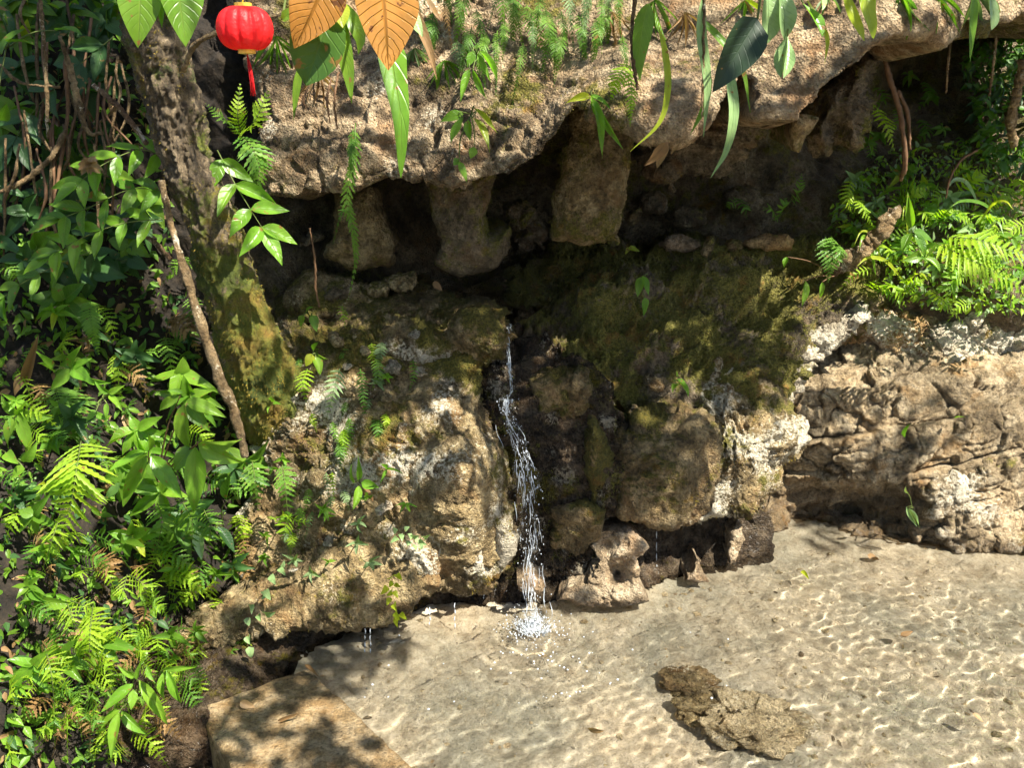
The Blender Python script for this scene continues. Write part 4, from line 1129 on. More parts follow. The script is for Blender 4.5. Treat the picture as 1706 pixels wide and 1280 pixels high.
# ------------------------------------------------------------------ tree
def bark_mat():
    m, nt, b, out = mat_new("mossy_bark")
    geo = N(nt, "NewGeometry"); pos = geo.outputs["Position"]
    mp = N(nt, "Mapping"); mp.inputs["Rotation"].default_value = (0, math.radians(-18), 0); mp.inputs["Scale"].default_value = (1, 1, 0.35)
    nt.links.new(pos, mp.inputs[0]); ps = mp.outputs[0]
    n1 = noise_n(nt, pos, 6, 5, 0.6); n2 = noise_n(nt, ps, 46, 8, 0.75, dist=0.4); n3 = noise_n(nt, pos, 190, 5, 0.75)
    c = ramp(nt, n2, [(0.3, (0.025, 0.019, 0.013)), (0.46, (0.09, 0.065, 0.038)), (0.60, (0.23, 0.17, 0.10)), (0.74, (0.44, 0.36, 0.25))])
    c = mixc(nt, 0.7, c, ramp(nt, n3, [(0.34, (0.25, 0.25, 0.25)), (0.5, (1, 1, 1)), (0.68, (1.7, 1.65, 1.55))]), 'MULTIPLY')
    am = N(nt, "Attribute", attribute_name="moss")
    nm = noise_n(nt, pos, 30, 7, 0.72)
    fm = ramp(nt, math_n(nt, 'ADD', am.outputs["Fac"], math_n(nt, 'MULTIPLY_ADD', nm, 1.9, -0.95)), [(0.4, (0, 0, 0)), (0.6, (1, 1, 1))])
    mc = ramp(nt, n1, [(0.35, (0.055, 0.08, 0.010)), (0.5, (0.13, 0.145, 0.014)), (0.65, (0.23, 0.135, 0.022))])
    mc = mixc(nt, 0.8, mc, ramp(nt, n3, [(0.3, (0.35, 0.35, 0.35)), (0.7, (1.5, 1.5, 1.5))]), 'MULTIPLY')
    c = mixc(nt, fm, c, mc)
    nt.links.new(c, b.inputs["Base Color"]); b.inputs["Roughness"].default_value = 0.9
    bp = N(nt, "Bump"); bp.inputs["Distance"].default_value = 0.014
    nt.links.new(math_n(nt, 'ADD', n2, math_n(nt, 'MULTIPLY', n3, 0.6)), bp.inputs["Height"]); nt.links.new(bp.outputs[0], b.inputs["Normal"])
    return m
M['bark'] = bark_mat()
TR = [(492, 760, 2.98, 54), (468, 700, 2.86, 60), (438, 630, 2.76, 57), (405, 540, 2.68, 46), (365, 420, 2.62, 41), (325, 300, 2.57, 40), (290, 180, 2.53, 42), (262, 60, 2.50, 44), (236, -60, 2.48, 45), (205, -220, 2.46, 45)]
tp = smooth_path(TR, 240)
pts = [PV(a[0], a[1], a[2]) for a in tp]
rad = [a[3] * mpp(a[2]) for a in tp]
top = Vector(pts[-1])
for k in range(1, 40):
    pts.append(np.array(top) + np.array([-0.012 * k, -0.004 * k, 0.05 * k])); rad.append(rad[239] * (1 - 0.013 * k))
v, f = tube(pts, rad, 110, False)
V = np.array([tuple(q) for q in v])
cen = np.repeat(np.array([tuple(q) for q in pts]), 110, 0)
nr = (V - cen); nr /= np.linalg.norm(nr, axis=1)[:, None]
sq = V * np.array([1, 1, 0.3])
d = 0.016 * fbm(V, 5, 2) + 0.014 * -billow(sq, 24, 3) + 0.008 * -billow(V, 60, 2) + 0.05 * sstep(0.62, 0.40, V[:, 2]) * (fbm(sq * np.array([1, 1, .2]), 9, 2))
# scar groove on the sunny side
sp_ = np.array(P(352, 268, 2.48)); sd_ = np.abs((V - sp_) @ np.array([0.95, 0, 0.32]))
d -= 0.03 * np.exp(-(sd_ / 0.014) ** 2) * np.exp(-((V[:, 2] - sp_[2]) / 0.12) ** 2) * (nr[:, 1] < 0.3)
V += nr * d[:, None]
tree = thing("tree", P(452, 700, 2.78), "thick leaning tree trunk with mossy bark beside the rocks", "tree")
me = mesh_from("trunk", V, f, True, M['bark'])
set_attr(me, "moss", 0.38 + 0.5 * sstep(1.45, 0.9, V[:, 2]) + 0.12 * sstep(1.5, 2.0, V[:, 2]) + 0.45 * pnoise(V, 6, 3) - 0.10 * sstep(0.2, -0.8, nr[:, 0] * 0.5 + nr[:, 1]) )
new_obj("trunk", me, tree)
SURF['trunk'] = (V, nr, 0.15 + 0.6 * sstep(1.35, 0.75, V[:, 2]), None, None)
tops = Vector(pts[-1])

# ------------------------------------------------------------------ leaf meshes shared by all plants
def leaf_shape(kind, t):
    if kind == 'lance': return np.sin(np.pi * t ** 0.75) ** 0.9 * (1 - 0.25 * t)
    if kind == 'ovate': return np.sin(np.pi * t ** 0.62) ** 0.8 * (1 - 0.15 * t)
    if kind == 'obovate': return np.sin(np.pi * t ** 1.25) ** 0.75
    if kind == 'strap': return np.clip(np.minimum(t / 0.18, 1), 0, 1) ** 0.6 * np.clip((1 - t) / 0.75, 0, 1) ** 0.65
    if kind == 'heart': return np.sin(np.pi * t ** 0.45) ** 0.7
def unit_leaf(kind, droop=0.15, fold=0.18, nl=11, wave=0.03, seed=0, mat=None, teeth=0, side=0.0):
    r = np.random.default_rng(seed)
    cols = np.array([-1, -0.5, 0, 0.5, 1.0])
    V, UV = [], []
    ph = r.uniform(0, 6)
    for i in range(nl):
        t = i / (nl - 1)
        w = float(leaf_shape(kind, np.array(min(max(t, 0.0), 1.0)))) * 0.5
        if teeth: w *= 1 - 0.16 * ((i % 2) == 1)
        if i == 0: w = 0.03
        if i == nl - 1: w = 0.004
        for c in cols:
            z = fold * abs(c) * w - droop * t * t + wave * math.sin(6.5 * t + ph + (1.5 if c > 0 else 0)) * abs(c)
            V.append((c * w + side * t * t, t - 0.15 * droop * t * t, z)); UV.append((c * 0.5 + 0.5, t))
    F_ = []
    for i in range(nl - 1):
        for k in range(4):
            F_.append((i * 5 + k, i * 5 + k + 1, (i + 1) * 5 + k + 1, (i + 1) * 5 + k))
    return mesh_from("leaf_" + kind, V, F_, True, mat, UV)
_leafcache = {}
def leaf_mesh(kind, mat, var=None):
    var = random.randrange(4) if var is None else var
    key = (kind, mat, var)
    if key not in _leafcache:
        _leafcache[key] = unit_leaf(kind, droop=(0.08, 0.2, 0.32, 0.12)[var], fold=(0.25, 0.15, 0.2, 0.4)[var], wave=(0.02, 0.035, 0.03, 0.05)[var], seed=var * 7 + len(kind), mat=M[mat],
                                   nl=9 if kind != 'strap' else 13, side=(0.0, 0.06, -0.06, 0.03)[var])
    return _leafcache[key]

def leaf_matrix(base, tip, width, facing):
    base, tip = Vector(base), Vector(tip)
    y = tip - base
    L_ = y.length
    y.normalize()
    z = Vector(facing)
    z = (z - y * z.dot(y))
    if z.length < 1e-3: z = Vector((0, -1, 0.2)) - y * Vector((0, -1, 0.2)).dot(y)
    z.normalize()
    x = y.cross(z)
    m = Matrix(((x.x * width, y.x * L_, z.x * L_, base.x), (x.y * width, y.y * L_, z.y * L_, base.y), (x.z * width, y.z * L_, z.z * L_, base.z), (0, 0, 0, 1)))
    return m
def rand_facing(jit=0.45, up=0.55):
    return Vector((random.gauss(0.15, jit), -0.75 + random.gauss(0, jit * 0.5), up + random.gauss(0, jit)))

# crown, above the picture; unseen leaf clumps set sunward of each spot to be shaded
def crown():
    shade_clumps = []
    r = np.random.default_rng(21)
    S = np.array(SUN_DIR)
    def shade(px, py, Y, zc, n, rr):
        p = PV(px, py, Y); t = (zc - p[2]) / S[2]
        shade_clumps.append((p + S * t, n, rr))
    for (px, py, Y, zc, n, rr) in [
        (40, 60, 3.2, 3.6, 110, 0.30), (130, 180, 3.1, 3.5, 80, 0.28), (10, 300, 2.95, 3.4, 60, 0.26), (150, 30, 3.2, 3.7, 90, 0.3), (60, 470, 2.75, 3.3, 60, 0.22), (20, 560, 2.6, 3.2, 40, 0.2),
        (350, 1070, 2.3, 2.8, 24, 0.12),
        (400, 1225, 1.95, 2.7, 34, 0.14), (560, 1250, 1.9, 2.7, 34, 0.12), (490, 1135, 2.2, 2.8, 34, 0.10), (540, 1095, 2.35, 2.8, 44, 0.10), (620, 1075, 2.42, 2.9, 26, 0.09), (120, 560, 2.6, 3.2, 40, 0.12), (60, 640, 2.5, 3.2, 30, 0.12),
        (560, 760, 2.7, 3.2, 26, 0.14), (480, 640, 2.8, 3.2, 20, 0.14), (600, 580, 2.85, 3.3, 36, 0.16), (700, 560, 2.85, 3.3, 60, 0.16), (520, 560, 2.9, 3.3, 30, 0.16), (780, 590, 2.75, 3.3, 40, 0.14), (700, 630, 2.75, 3.3, 36, 0.14),
        (880, 600, 2.85, 3.3, 60, 0.12), (950, 650, 2.8, 3.3, 60, 0.13), (900, 720, 2.7, 3.2, 44, 0.12), (990, 740, 2.7, 3.2, 50, 0.12), (920, 820, 2.68, 3.1, 44, 0.12), (1000, 830, 2.7, 3.1, 36, 0.11), (1080, 720, 2.7, 3.2, 50, 0.13), (1060, 810, 2.65, 3.1, 40, 0.12), (1150, 780, 2.7, 3.1, 26, 0.12), (930, 920, 2.68, 3.0, 30, 0.11),
        (780, 860, 2.55, 3.1, 14, 0.12), (640, 860, 2.5, 3.1, 26, 0.13), (520, 880, 2.5, 3.1, 20, 0.12), (1450, 300, 3.6, 3.9, 90, 0.25), (1560, 200, 3.8, 4.0, 130, 0.30), (1690, 190, 3.7, 4.0, 130, 0.3), (1640, 110, 3.9, 4.1, 120, 0.3),
        (1400, 830, 3.2, 3.7, 40, 0.18), (1440, 740, 3.2, 3.7, 16, 0.2), (700, 40, 3.0, 3.7, 40, 0.2), (1080, 615, 2.95, 3.4, 60, 0.12), (1170, 605, 2.98, 3.4, 60, 0.12), (1000, 620, 2.9, 3.4, 50, 0.12), (1260, 600, 3.0, 3.4, 40, 0.12), (1270, 540, 3.15, 3.5, 50, 0.12), (1200, 550, 3.1, 3.5, 40, 0.12), (1680, 130, 4.3, 4.5, 120, 0.3), (1220, 640, 2.95, 3.4, 24, 0.12)]:
        shade(px, py, Y, zc, n, rr)
    base = unit_leaf('ovate', 0.15, 0.15, 6, 0.03, 3)
    bv = np.zeros(len(base.vertices) * 3, np.float32); base.vertices.foreach_get("co", bv); bv = bv.reshape(-1, 3).astype(float)
    bf = np.array([list(p.vertices) for p in base.polygons])
    buv = np.zeros(len(base.loops) * 2, np.float32); base.uv_layers[0].data.foreach_get("uv", buv)
    uvv = np.zeros((len(bv), 2)); uvv[bf.ravel()] = buv.reshape(-1, 2)
    Vs, Fs, UVs = [], [], []
    cnt = 0
    for c, n, rr in shade_clumps:
        for k in range(n):
            p = c + r.normal(0, rr * 0.6, 3) * np.array([1, 1, 0.8])
            ax = r.normal(size=3); ax[2] = -abs(ax[2]) * 0.5; ax /= np.linalg.norm(ax)
            m = leaf_matrix(Vector(p), Vector(p + ax * r.uniform(0.07, 0.13)), r.uniform(0.035, 0.06), Vector((r.normal(0.2, 0.4), r.normal(0, 0.4), 1)))
            ma = np.array(m)
            Vs.append(bv @ ma[:3, :3].T + ma[:3, 3]); Fs.append(bf + cnt); UVs.append(uvv); cnt += len(bv)
    me = mesh_from("crown", np.concatenate(Vs), np.concatenate(Fs), True, M['leaf'], np.concatenate(UVs))
    new_obj("crown", me, tree)
    # limbs reaching the clumps
    start = tops
    vv, ff = [], []
    for c, n, rr in shade_clumps:
        c = Vector(c)
        s = start - Vector((0, 0, random.uniform(0.0, 0.9)))
        mid = s.lerp(c, 0.5) + Vector((random.gauss(0, 0.05), random.gauss(0, 0.05), 0.35))
        pth = smooth_path([s, mid, c], 10)
        v, f = tube(pth, np.linspace(0.012, 0.003, 10), 6, False)
        o_ = len(vv); vv += v; ff += [tuple(i + o_ for i in q) for q in f]
    new_obj("limbs", mesh_from("limbs", [tuple(q) for q in vv], ff, True, M['stem_brown']), tree)
crown()

# ------------------------------------------------------------------ sticks and dry stems
def stick(name, path, radii, label, mat='twig', seg=12, cat="stick", group=None, n=40, knobby=0.0):
    """path: (px, py, Y); radii in picture pixels"""
    pp = smooth_path(path, n)
    rr = np.interp(np.linspace(0, 1, n), np.linspace(0, 1, len(radii)), radii)
    pts = [PV(a[0], a[1], a[2]) for a in pp]
    jit = 0.0015 + knobby
    pts = [q + np.random.default_rng(i + int(path[0][0])).normal(0, jit, 3) * 0.5 for i, q in enumerate(pts)]
    v, f = tube(pts, [max(0.0006, r_ * mpp(a[2])) for r_, a in zip(rr, pp)], seg)
    V = np.array([tuple(q) for q in v])
    cen = np.repeat(np.array([tuple(q) for q in pts]), seg, 0)
    nr = V - cen; ln = np.linalg.norm(nr, axis=1)[:, None]
    V = V + nr * (0.35 * fbm(V, 22, 2) + 0.25 * -billow(V, 60, 2))[:, None]
    me = mesh_from(name, V, f, True, M[mat])
    for k in ("wet", "moss"): set_attr(me, k, np.zeros(len(V)))
    set_attr(me, "crust", (0.18 + 0.5 * pnoise(V, 20, 3)) if seg > 10 else np.zeros(len(V)))
    o = new_obj(name, me)
    return tag(o, label, cat, group)
M['stickbark'] = rock_material("stick_bark", (0.05, 0.03, 0.017), (0.16, 0.095, 0.05), (0.25, 0.17, 0.10), rust_amt=0.3, pit=0.3)
M['twig'] = rock_material("weathered_twig", (0.10, 0.065, 0.032), (0.24, 0.165, 0.085), (0.36, 0.27, 0.16), rust_amt=0.2, pit=0.3)
stick("leaning_stick", [(268, 300, 2.50), (292, 400, 2.48), (325, 510, 2.46), (365, 630, 2.43), (392, 690, 2.42), (408, 762, 2.40)], [5, 6, 8, 8.5, 8.5, 7], "long brown stick leaning against the mossy trunk", 'twig', 14, n=60, knobby=0.0)
stick("broken_twig", [(155, 140, 2.6), (200, 182, 2.58), (245, 240, 2.56)], [4, 5, 4], "short brown twig poking out left of the trunk", 'stickbark')
stick("broken_twig", [(228, 392, 2.6), (252, 400, 2.58), (285, 432, 2.56)], [3, 4, 4], "orange-brown twig curving toward the leaning stick", 'stickbark')
stick("forked_branch", [(305, 118, 2.45), (325, 74, 2.40), (368, 52, 2.36), (440, 30, 2.36), (500, 20, 2.36)], [4, 4.5, 3.5, 3, 2], "bare forked branch passing behind the red lantern", 'twig')
stick("dead_log", [(1380, 445, 3.30), (1420, 430, 3.28), (1450, 405, 3.27), (1475, 375, 3.27), (1492, 345, 3.28)], [20, 14, 12, 14, 8], "grey-brown dead log half buried under the ferns on the right bank", 'twig', 18, "log", knobby=0.004)
stick("bare_vine", [(1472, 90, 3.0), (1482, 130, 3.0), (1500, 190, 3.02), (1508, 270, 3.05), (1500, 300, 3.1)], [3, 4, 4, 4, 3], "thick reddish bare vine hanging in the far hollow", 'stem_brown', cat="vine")
stick("bare_vine", [(1495, 150, 3.1), (1512, 190, 3.1), (1516, 250, 3.12)], [3, 3, 2], "short bare vine twining next to the reddish one", 'stem_brown', cat="vine")
stick("thin_root", [(1585, 60, 3.1), (1580, 100, 3.1), (1576, 155, 3.1)], [2, 2, 1.5], "thin straight root hanging in the dark hollow", 'twig', cat="root")
stick("thin_root", [(1660, 60, 3.1), (1655, 110, 3.1), (1648, 160, 3.1)], [2, 2, 1.5], "thin straight root hanging nearest the mossy sapling stem", 'twig', cat="root")
stick("mossy_sapling", [(1706, 100, 3.2), (1695, 150, 3.22), (1684, 205, 3.25), (1690, 240, 3.3)], [8, 6, 7, 6], "crooked mossy sapling stem at the edge of the hollow", 'twig', cat="stem", knobby=0.003)
stick("arching_twig", [(1628, 250, 3.3), (1600, 268, 3.3), (1582, 300, 3.3), (1576, 330, 3.3)], [1.5, 2, 2, 1.5], "thin arching twig over the sunny plants", 'stem_brown')
stick("dry_stalk", [(66, -10, 2.7), (74, 80, 2.7), (78, 150, 2.7), (79, 232, 2.72)], [3, 3, 3, 2], "long straight straw-coloured stem hanging at the upper left", 'twig', cat="stem")
stick("dry_stalk", [(100, 60, 2.7), (118, 120, 2.7), (130, 170, 2.7), (148, 220, 2.7), (172, 221, 2.7)], [3, 5, 6, 3, 2], "bent straw-coloured stem with a kinked end", 'twig', cat="stem")
stick("dry_stalk", [(158, 240, 2.62), (162, 310, 2.6), (164, 386, 2.6)], [2.5, 3, 2], "upright dry stalk beneath the withered seed head", 'twig', cat="stem")
stick("dry_stalk", [(108, 100, 2.8), (112, 200, 2.8), (90, 330, 2.75), (70, 410, 2.7)], [3, 3, 2.5, 2], "reddish dry stem bowing down through the dark leaves", 'stem_brown', cat="stem")
stick("dry_stalk", [(0, 320, 2.7), (50, 295, 2.72), (90, 255, 2.75), (110, 215, 2.78)], [3, 4, 5, 4], "frayed straw-coloured stem rising from the left edge", 'twig', cat="stem")
stick("dry_stalk", [(0, 108, 2.7), (30, 135, 2.7), (60, 142, 2.7), (100, 145, 2.7)], [2, 3, 2, 2], "thin horizontal dry stem at the left edge", 'twig', cat="stem")
stick("hanging_root", [(516, 380, 2.85), (524, 430, 2.85), (526, 480, 2.85), (532, 512, 2.85)], [1.2, 2, 2, 1.6], "thin brown root hanging below the serrated leaves", 'stem_brown', cat="root")
stick("drift_twig", [(462, 958, 2.34), (490, 950, 2.33), (515, 935, 2.34)], [3, 3.5, 2.5], "pale twig lying on the tufa ledge", 'twig')
for k, (x, a, b, l) in enumerate([(560, 120, 215, "reddish aerial root on the overhang below the spotted leaf"), (548, 130, 205, "slim aerial root beside the reddish one"), (508, 150, 180, "short aerial root at the shadowed end of the overhang")]):
    stick("aerial_root", [(x + 4, a, 2.84), (x - 3, (a + b) / 2, 2.82), (x + 2, b, 2.82)], [1.5, 2, 1.2], l, 'stem_brown', cat="root")

# ------------------------------------------------------------------ red lantern
def lantern():
    Yl = 1.62
    c = P(408, 47, Yl); px = mpp(Yl)
    R, H = 43 * px, 31 * px
    t = thing("lantern", c - Vector((0, 0, H)), "small red paper lantern with gold caps and a red tassel", "lantern")
    m, nt, b, out = mat_new("red_lantern_cloth")
    geo = N(nt, 'NewGeometry'); nn_ = noise_n(nt, geo.outputs['Position'], 60, 4, 0.6)
    nt.links.new(ramp(nt, nn_, [(0.3, (0.62, 0.012, 0.014)), (0.7, (0.86, 0.025, 0.03))]), b.inputs['Base Color'])
    bp = N(nt, 'Bump'); bp.inputs['Distance'].default_value = 0.004; nt.links.new(noise_n(nt, geo.outputs['Position'], 45, 3, 0.6), bp.inputs['Height']); nt.links.new(bp.outputs[0], b.inputs['Normal'])
    b.inputs["Roughness"].default_value = 0.5
    tr = N(nt, "BsdfTranslucent"); tr.inputs[0].default_value = (0.95, 0.03, 0.03, 1)
    mx = N(nt, "MixShader"); mx.inputs[0].default_value = 0.35
    nt.links.new(b.outputs[0], mx.inputs[1]); nt.links.new(tr.outputs[0], mx.inputs[2]); nt.links.new(mx.outputs[0], out.inputs[0])
    M['red'] = m
    g, nt, b, out = mat_new("gold_trim")
    b.inputs["Base Color"].default_value = (0.85, 0.55, 0.08, 1); b.inputs["Metallic"].default_value = 0.35; b.inputs["Roughness"].default_value = 0.35
    M['gold'] = g
    nu, nv = 120, 26
    V, F_ = [], []
    for j in range(nv):
        th = -1.25 + 2.5 * j / (nv - 1)
        rr = R * (math.cos(th) ** 0.62); zz = H * math.sin(th) / math.sin(1.25)
        for i in range(nu):
            a = 2 * math.pi * i / nu
            rib = 1 - 0.075 * abs(math.cos(a * 6)) ** 6 * (0.3 + 0.7 * math.cos(th))
            V.append((c.x + rr * rib * math.cos(a), c.y + rr * rib * math.sin(a), c.z + zz))
    for j in range(nv - 1):
        for i in range(nu):
            F_.append((j * nu + i, j * nu + (i + 1) % nu, (j + 1) * nu + (i + 1) % nu, (j + 1) * nu + i))
    new_obj("lantern_body", mesh_from("lantern_body", V, F_, True, M['red']), t)
    for s, nm in ((1, "top_cap"), (-1, "bottom_cap")):
        V, F_ = [], []
        prof = [(0.20, 0.93), (0.33, 0.96), (0.33, 1.02), (0.30, 1.05), (0.30, 1.22), (0.18, 1.24), (0.02, 1.24)]
        for r_, z_ in prof:
            for i in range(24):
                a = 2 * math.pi * i / 24
                q = 1 + (0.03 if i % 2 else 0)
                V.append((c.x + R * r_ * q * math.cos(a), c.y + R * r_ * q * math.sin(a), c.z + s * H * (z_ - 0.04)))
        for j in range(len(prof) - 1):
            for i in range(24): F_.append((j * 24 + i, j * 24 + (i + 1) % 24, (j + 1) * 24 + (i + 1) % 24, (j + 1) * 24 + i))
        new_obj(nm, mesh_from(nm, V, F_, False, M['gold']), t)
    # tassel
    vv, ff = [], []
    for k in range(26):
        a = random.uniform(0, 6.28); d = random.uniform(0, 0.0035)
        x, y = d * math.cos(a), d * math.sin(a)
        L_ = (62 + random.uniform(-4, 3)) * px
        b0 = c - Vector((0, 0, H * 1.15))
        v, f = tube([b0, b0 + Vector((0.002 + x, y, -L_ * 0.3)), b0 + Vector((0.004 + x * 1.2, y * 1.2, -L_ * 0.7)), b0 + Vector((0.004 + x * 1.5, y * 1.5, -L_))], [0.0007] * 4, 5)
        o_ = len(vv); vv += v; ff += [tuple(i + o_ for i in q) for q in f]
    new_obj("tassel", mesh_from("tassel", [tuple(q) for q in vv], ff, True, M['red']), t)
    v, f = tube([c + Vector((0, 0, H * 1.1)), c + Vector((0.001, 0, H * 1.6)), c + Vector((-0.003, 0.002, H * 2.4)), c + Vector((0.01, 0.0, H * 9))], [0.0008] * 4, 6)
    new_obj("hanging_string", mesh_from("hanging_string", [tuple(q) for q in v], f, True, M['gold']), t)
lantern()
# ------------------------------------------------------------------ plant builders
overY = RBF(OVER_CTRL)
def bY(px, py, off=0.06): return float(bankY(px, py)) - off
def add_leaf(t, base, tip, w, mat, kind='lance', facing=None, var=None, name="leaf"):
    if name != 'blade' and mat in ('leaf', 'leaf_bright') and random.random() < 0.05: mat = random.choice(['leaf_yellow', 'leaf_spot', 'leaf_dead'])
    return new_obj(name, leaf_mesh(kind, mat, var), t, leaf_matrix(base, tip, w, facing if facing is not None else rand_facing()))
def add_stem(t, pts, r0, r1, mat='stem', name="stem", n=12, seg=6):
    pp = smooth_path(pts, n)
    v, f = tube(pp, np.linspace(r0, r1, n), seg, True)
    return new_obj(name, mesh_from(name, [tuple(q) for q in v], f, True, M[mat]), t)

def leaves_plant(name, label, cat, root, leaves, mat, kind='lance', group=None, stem=True, fwd=0.05, stem_mat='stem', var=None):
    """root (px,py,Y); leaves: (x0,y0,x1,y1,width_px[,mat]) in picture pixels around depth Y"""
    px, py, Y = root
    t = thing(name, P(px, py, Y), label, cat, group)
    cents = {}
    for lf in leaves:
        x0, y0, x1, y1, w = lf[:5]
        mt = lf[5] if len(lf) > 5 else mat
        Yb = Y - fwd * random.uniform(0.7, 1.3)
        b = P(x0, y0, Yb); e = P(x1, y1, Yb - random.uniform(0.0, 0.05))
        add_leaf(t, b, e, w * mpp(Yb), mt, kind, var=var)
        cents[(round(x0 / 12), round(y0 / 12))] = b
    if stem:
        r = P(px, py, Y + 0.03)
        for b in cents.values():
            mid = r.lerp(b, 0.6) + Vector((random.gauss(0, .008), -0.01, 0.012))
            add_stem(t, [r, mid, b], 0.0024, 0.0014, stem_mat)
    return t

def sprig(name, label, cat, root, n, ln, w, mat, kind='lance', group=None, spread=(0, 360), stem_to=None, squash=0.8, var=None):
    """rosette of n leaves round a shoot tip"""
    px, py, Y = root
    lv = []
    for k in range(n):
        a = math.radians(spread[0] + (spread[1] - spread[0]) * (k + random.uniform(-0.25, 0.25)) / max(1, n))
        l = ln * random.uniform(0.75, 1.15)
        lv.append((px, py, px + math.cos(a) * l, py + math.sin(a) * l * squash + l * 0.25, w * random.uniform(0.85, 1.15)))
    t = leaves_plant(name, label, cat, root, lv, mat, kind, group, stem=False, var=var)
    s = stem_to or (px + random.uniform(-10, 10), py + random.uniform(10, 35), Y + 0.10)
    add_stem(t, [P(*s), P((px + s[0]) / 2, (py + s[1]) / 2 - 5, (Y + s[2]) / 2), P(px, py, Y - 0.05)], 0.0026, 0.0015)
    return t

def pinna_mesh_data(rows=13, teeth=0.42, seed=0):
    V, UV, F_ = [], [], []
    for i in range(rows):
        s = i / (rows - 1)
        w = 0.5 * (1 - s) ** 0.55 * min(1, 0.65 + s * 3)
        if i % 2 == 1: w *= 1 - teeth
        if i == rows - 1: w = 0.01
        for c in (-1, 0, 1):
            V.append((c * w, s + (0.03 * abs(c) if i % 2 == 0 else 0), 0.10 * abs(c) * w - 0.10 * s * s)); UV.append((c * .5 + .5, s))
    for i in range(rows - 1):
        for k in (0, 1): F_.append((i * 3 + k, i * 3 + k + 1, (i + 1) * 3 + k + 1, (i + 1) * 3 + k))
    return np.array(V), np.array(F_), np.array(UV)
PIN = {0: pinna_mesh_data(13, 0.38), 1: pinna_mesh_data(9, 0.55), 2: pinna_mesh_data(5, 0.2)}
_pinm = {}
def frond_pinnae(path3, hw, facing, n, ratio=0.2, tipang=28, shape='lance', base_gap=0.06):
    """matrices for the pinnae of one frond. path3: Nx3, hw metres"""
    pp = smooth_path(path3, 40)
    out = []
    f = Vector(facing)
    for k in range(n):
        s = base_gap + (1 - base_gap - 0.005) * k / (n - 1)
        i = min(38, int(s * 39)); fr = s * 39 - i
        p = Vector(pp[i] * (1 - fr) + pp[i + 1] * fr)
        tg = Vector(pp[min(39, i + 1)] - pp[max(0, i - 1)]).normalized()
        nrm = (f - tg * f.dot(tg)).normalized()
        sd = tg.cross(nrm)
        u = (s - base_gap) / (1 - base_gap)
        prof = (0.55 + 0.45 * min(1, u / 0.22)) * (1 - u) ** 0.75 + 0.03 if shape == 'lance' else (1 - u) ** 0.9 + 0.04
        for sg in (-1, 1):
            a = math.radians(tipang + 22 * u + random.gauss(0, 3))
            d = (sd * sg * math.cos(a) + tg * math.sin(a) - nrm * random.uniform(-0.05, 0.22)).normalized()
            L_ = hw * prof * random.uniform(0.92, 1.06)
            fc = nrm + sd * random.gauss(0, 0.1)
            out.append(leaf_matrix(p, p + d * L_, max(hw * ratio * (0.5 + 0.5 * prof), 0.003), fc))
    return out, pp
def fern(label, fronds, mat='fern', group=None, big=False, name="fern", lod=0, fwd=0.08, root=None, Yroot=None, tipang=28, ratio=None):
    """fronds: (list of (px,py), half width px, pinna pairs)"""
    px, py = fronds[0][0][0]
    Y0 = Yroot if Yroot is not None else bY(px, py)
    t = thing(name, P(px, py, Y0), label, "fern", group)
    for path, hw, n in fronds:
        m = len(path)
        p3 = []
        lift = [0, fwd * 0.8, fwd, fwd * 0.8, fwd * 0.6]
        for k, (x, y) in enumerate(path):
            p3.append(PV(x, y, Y0 - lift[min(4, int(round(4 * k / max(1, m - 1))))]))
        fc = Vector((random.gauss(0.15, 0.2), -0.8, 0.55 + random.gauss(0, 0.15)))
        mats, pp = frond_pinnae(p3, 1.3 * hw * mpp(Y0), fc, n, ratio=ratio if ratio else min(0.34, 2.1 * (len(pp_len(path)) and pp_len(path)[0]) / n / hw / 1.6), tipang=tipang)
        v, f = tube(pp, np.linspace(0.0018, 0.0006, 40), 5, True)
        if big:
            fr = new_obj("frond", mesh_from("frond", [tuple(q) for q in v], f, True, M['stem']), t)
            key = (mat, lod)
            if key not in _pinm:
                a, b_, c_ = PIN[lod]; _pinm[key] = mesh_from("pinna", a, b_, True, M[mat], c_)
            for mw in mats: sub_obj("pinna", _pinm[key], fr, mw)
        else:
            a, b_, c_ = PIN[lod]
            V = [np.array([tuple(q) for q in v])]; Fq = [tuple(q) for q in f]; UV = [np.full((len(v), 2), 0.5)]
            cnt = len(v)
            for mw in mats:
                ma = np.array(mw); V.append(a @ ma[:3, :3].T + ma[:3, 3]); Fq += [tuple(i + cnt for i in q) for q in b_]; UV.append(c_); cnt += len(a)
            new_obj("frond", mesh_from("frond", np.concatenate(V), Fq, True, M[mat], np.concatenate(UV)), t)
    return t
def pp_len(path):
    return [sum(math.hypot(path[i + 1][0] - path[i][0], path[i + 1][1] - path[i][1]) for i in range(len(path) - 1))]

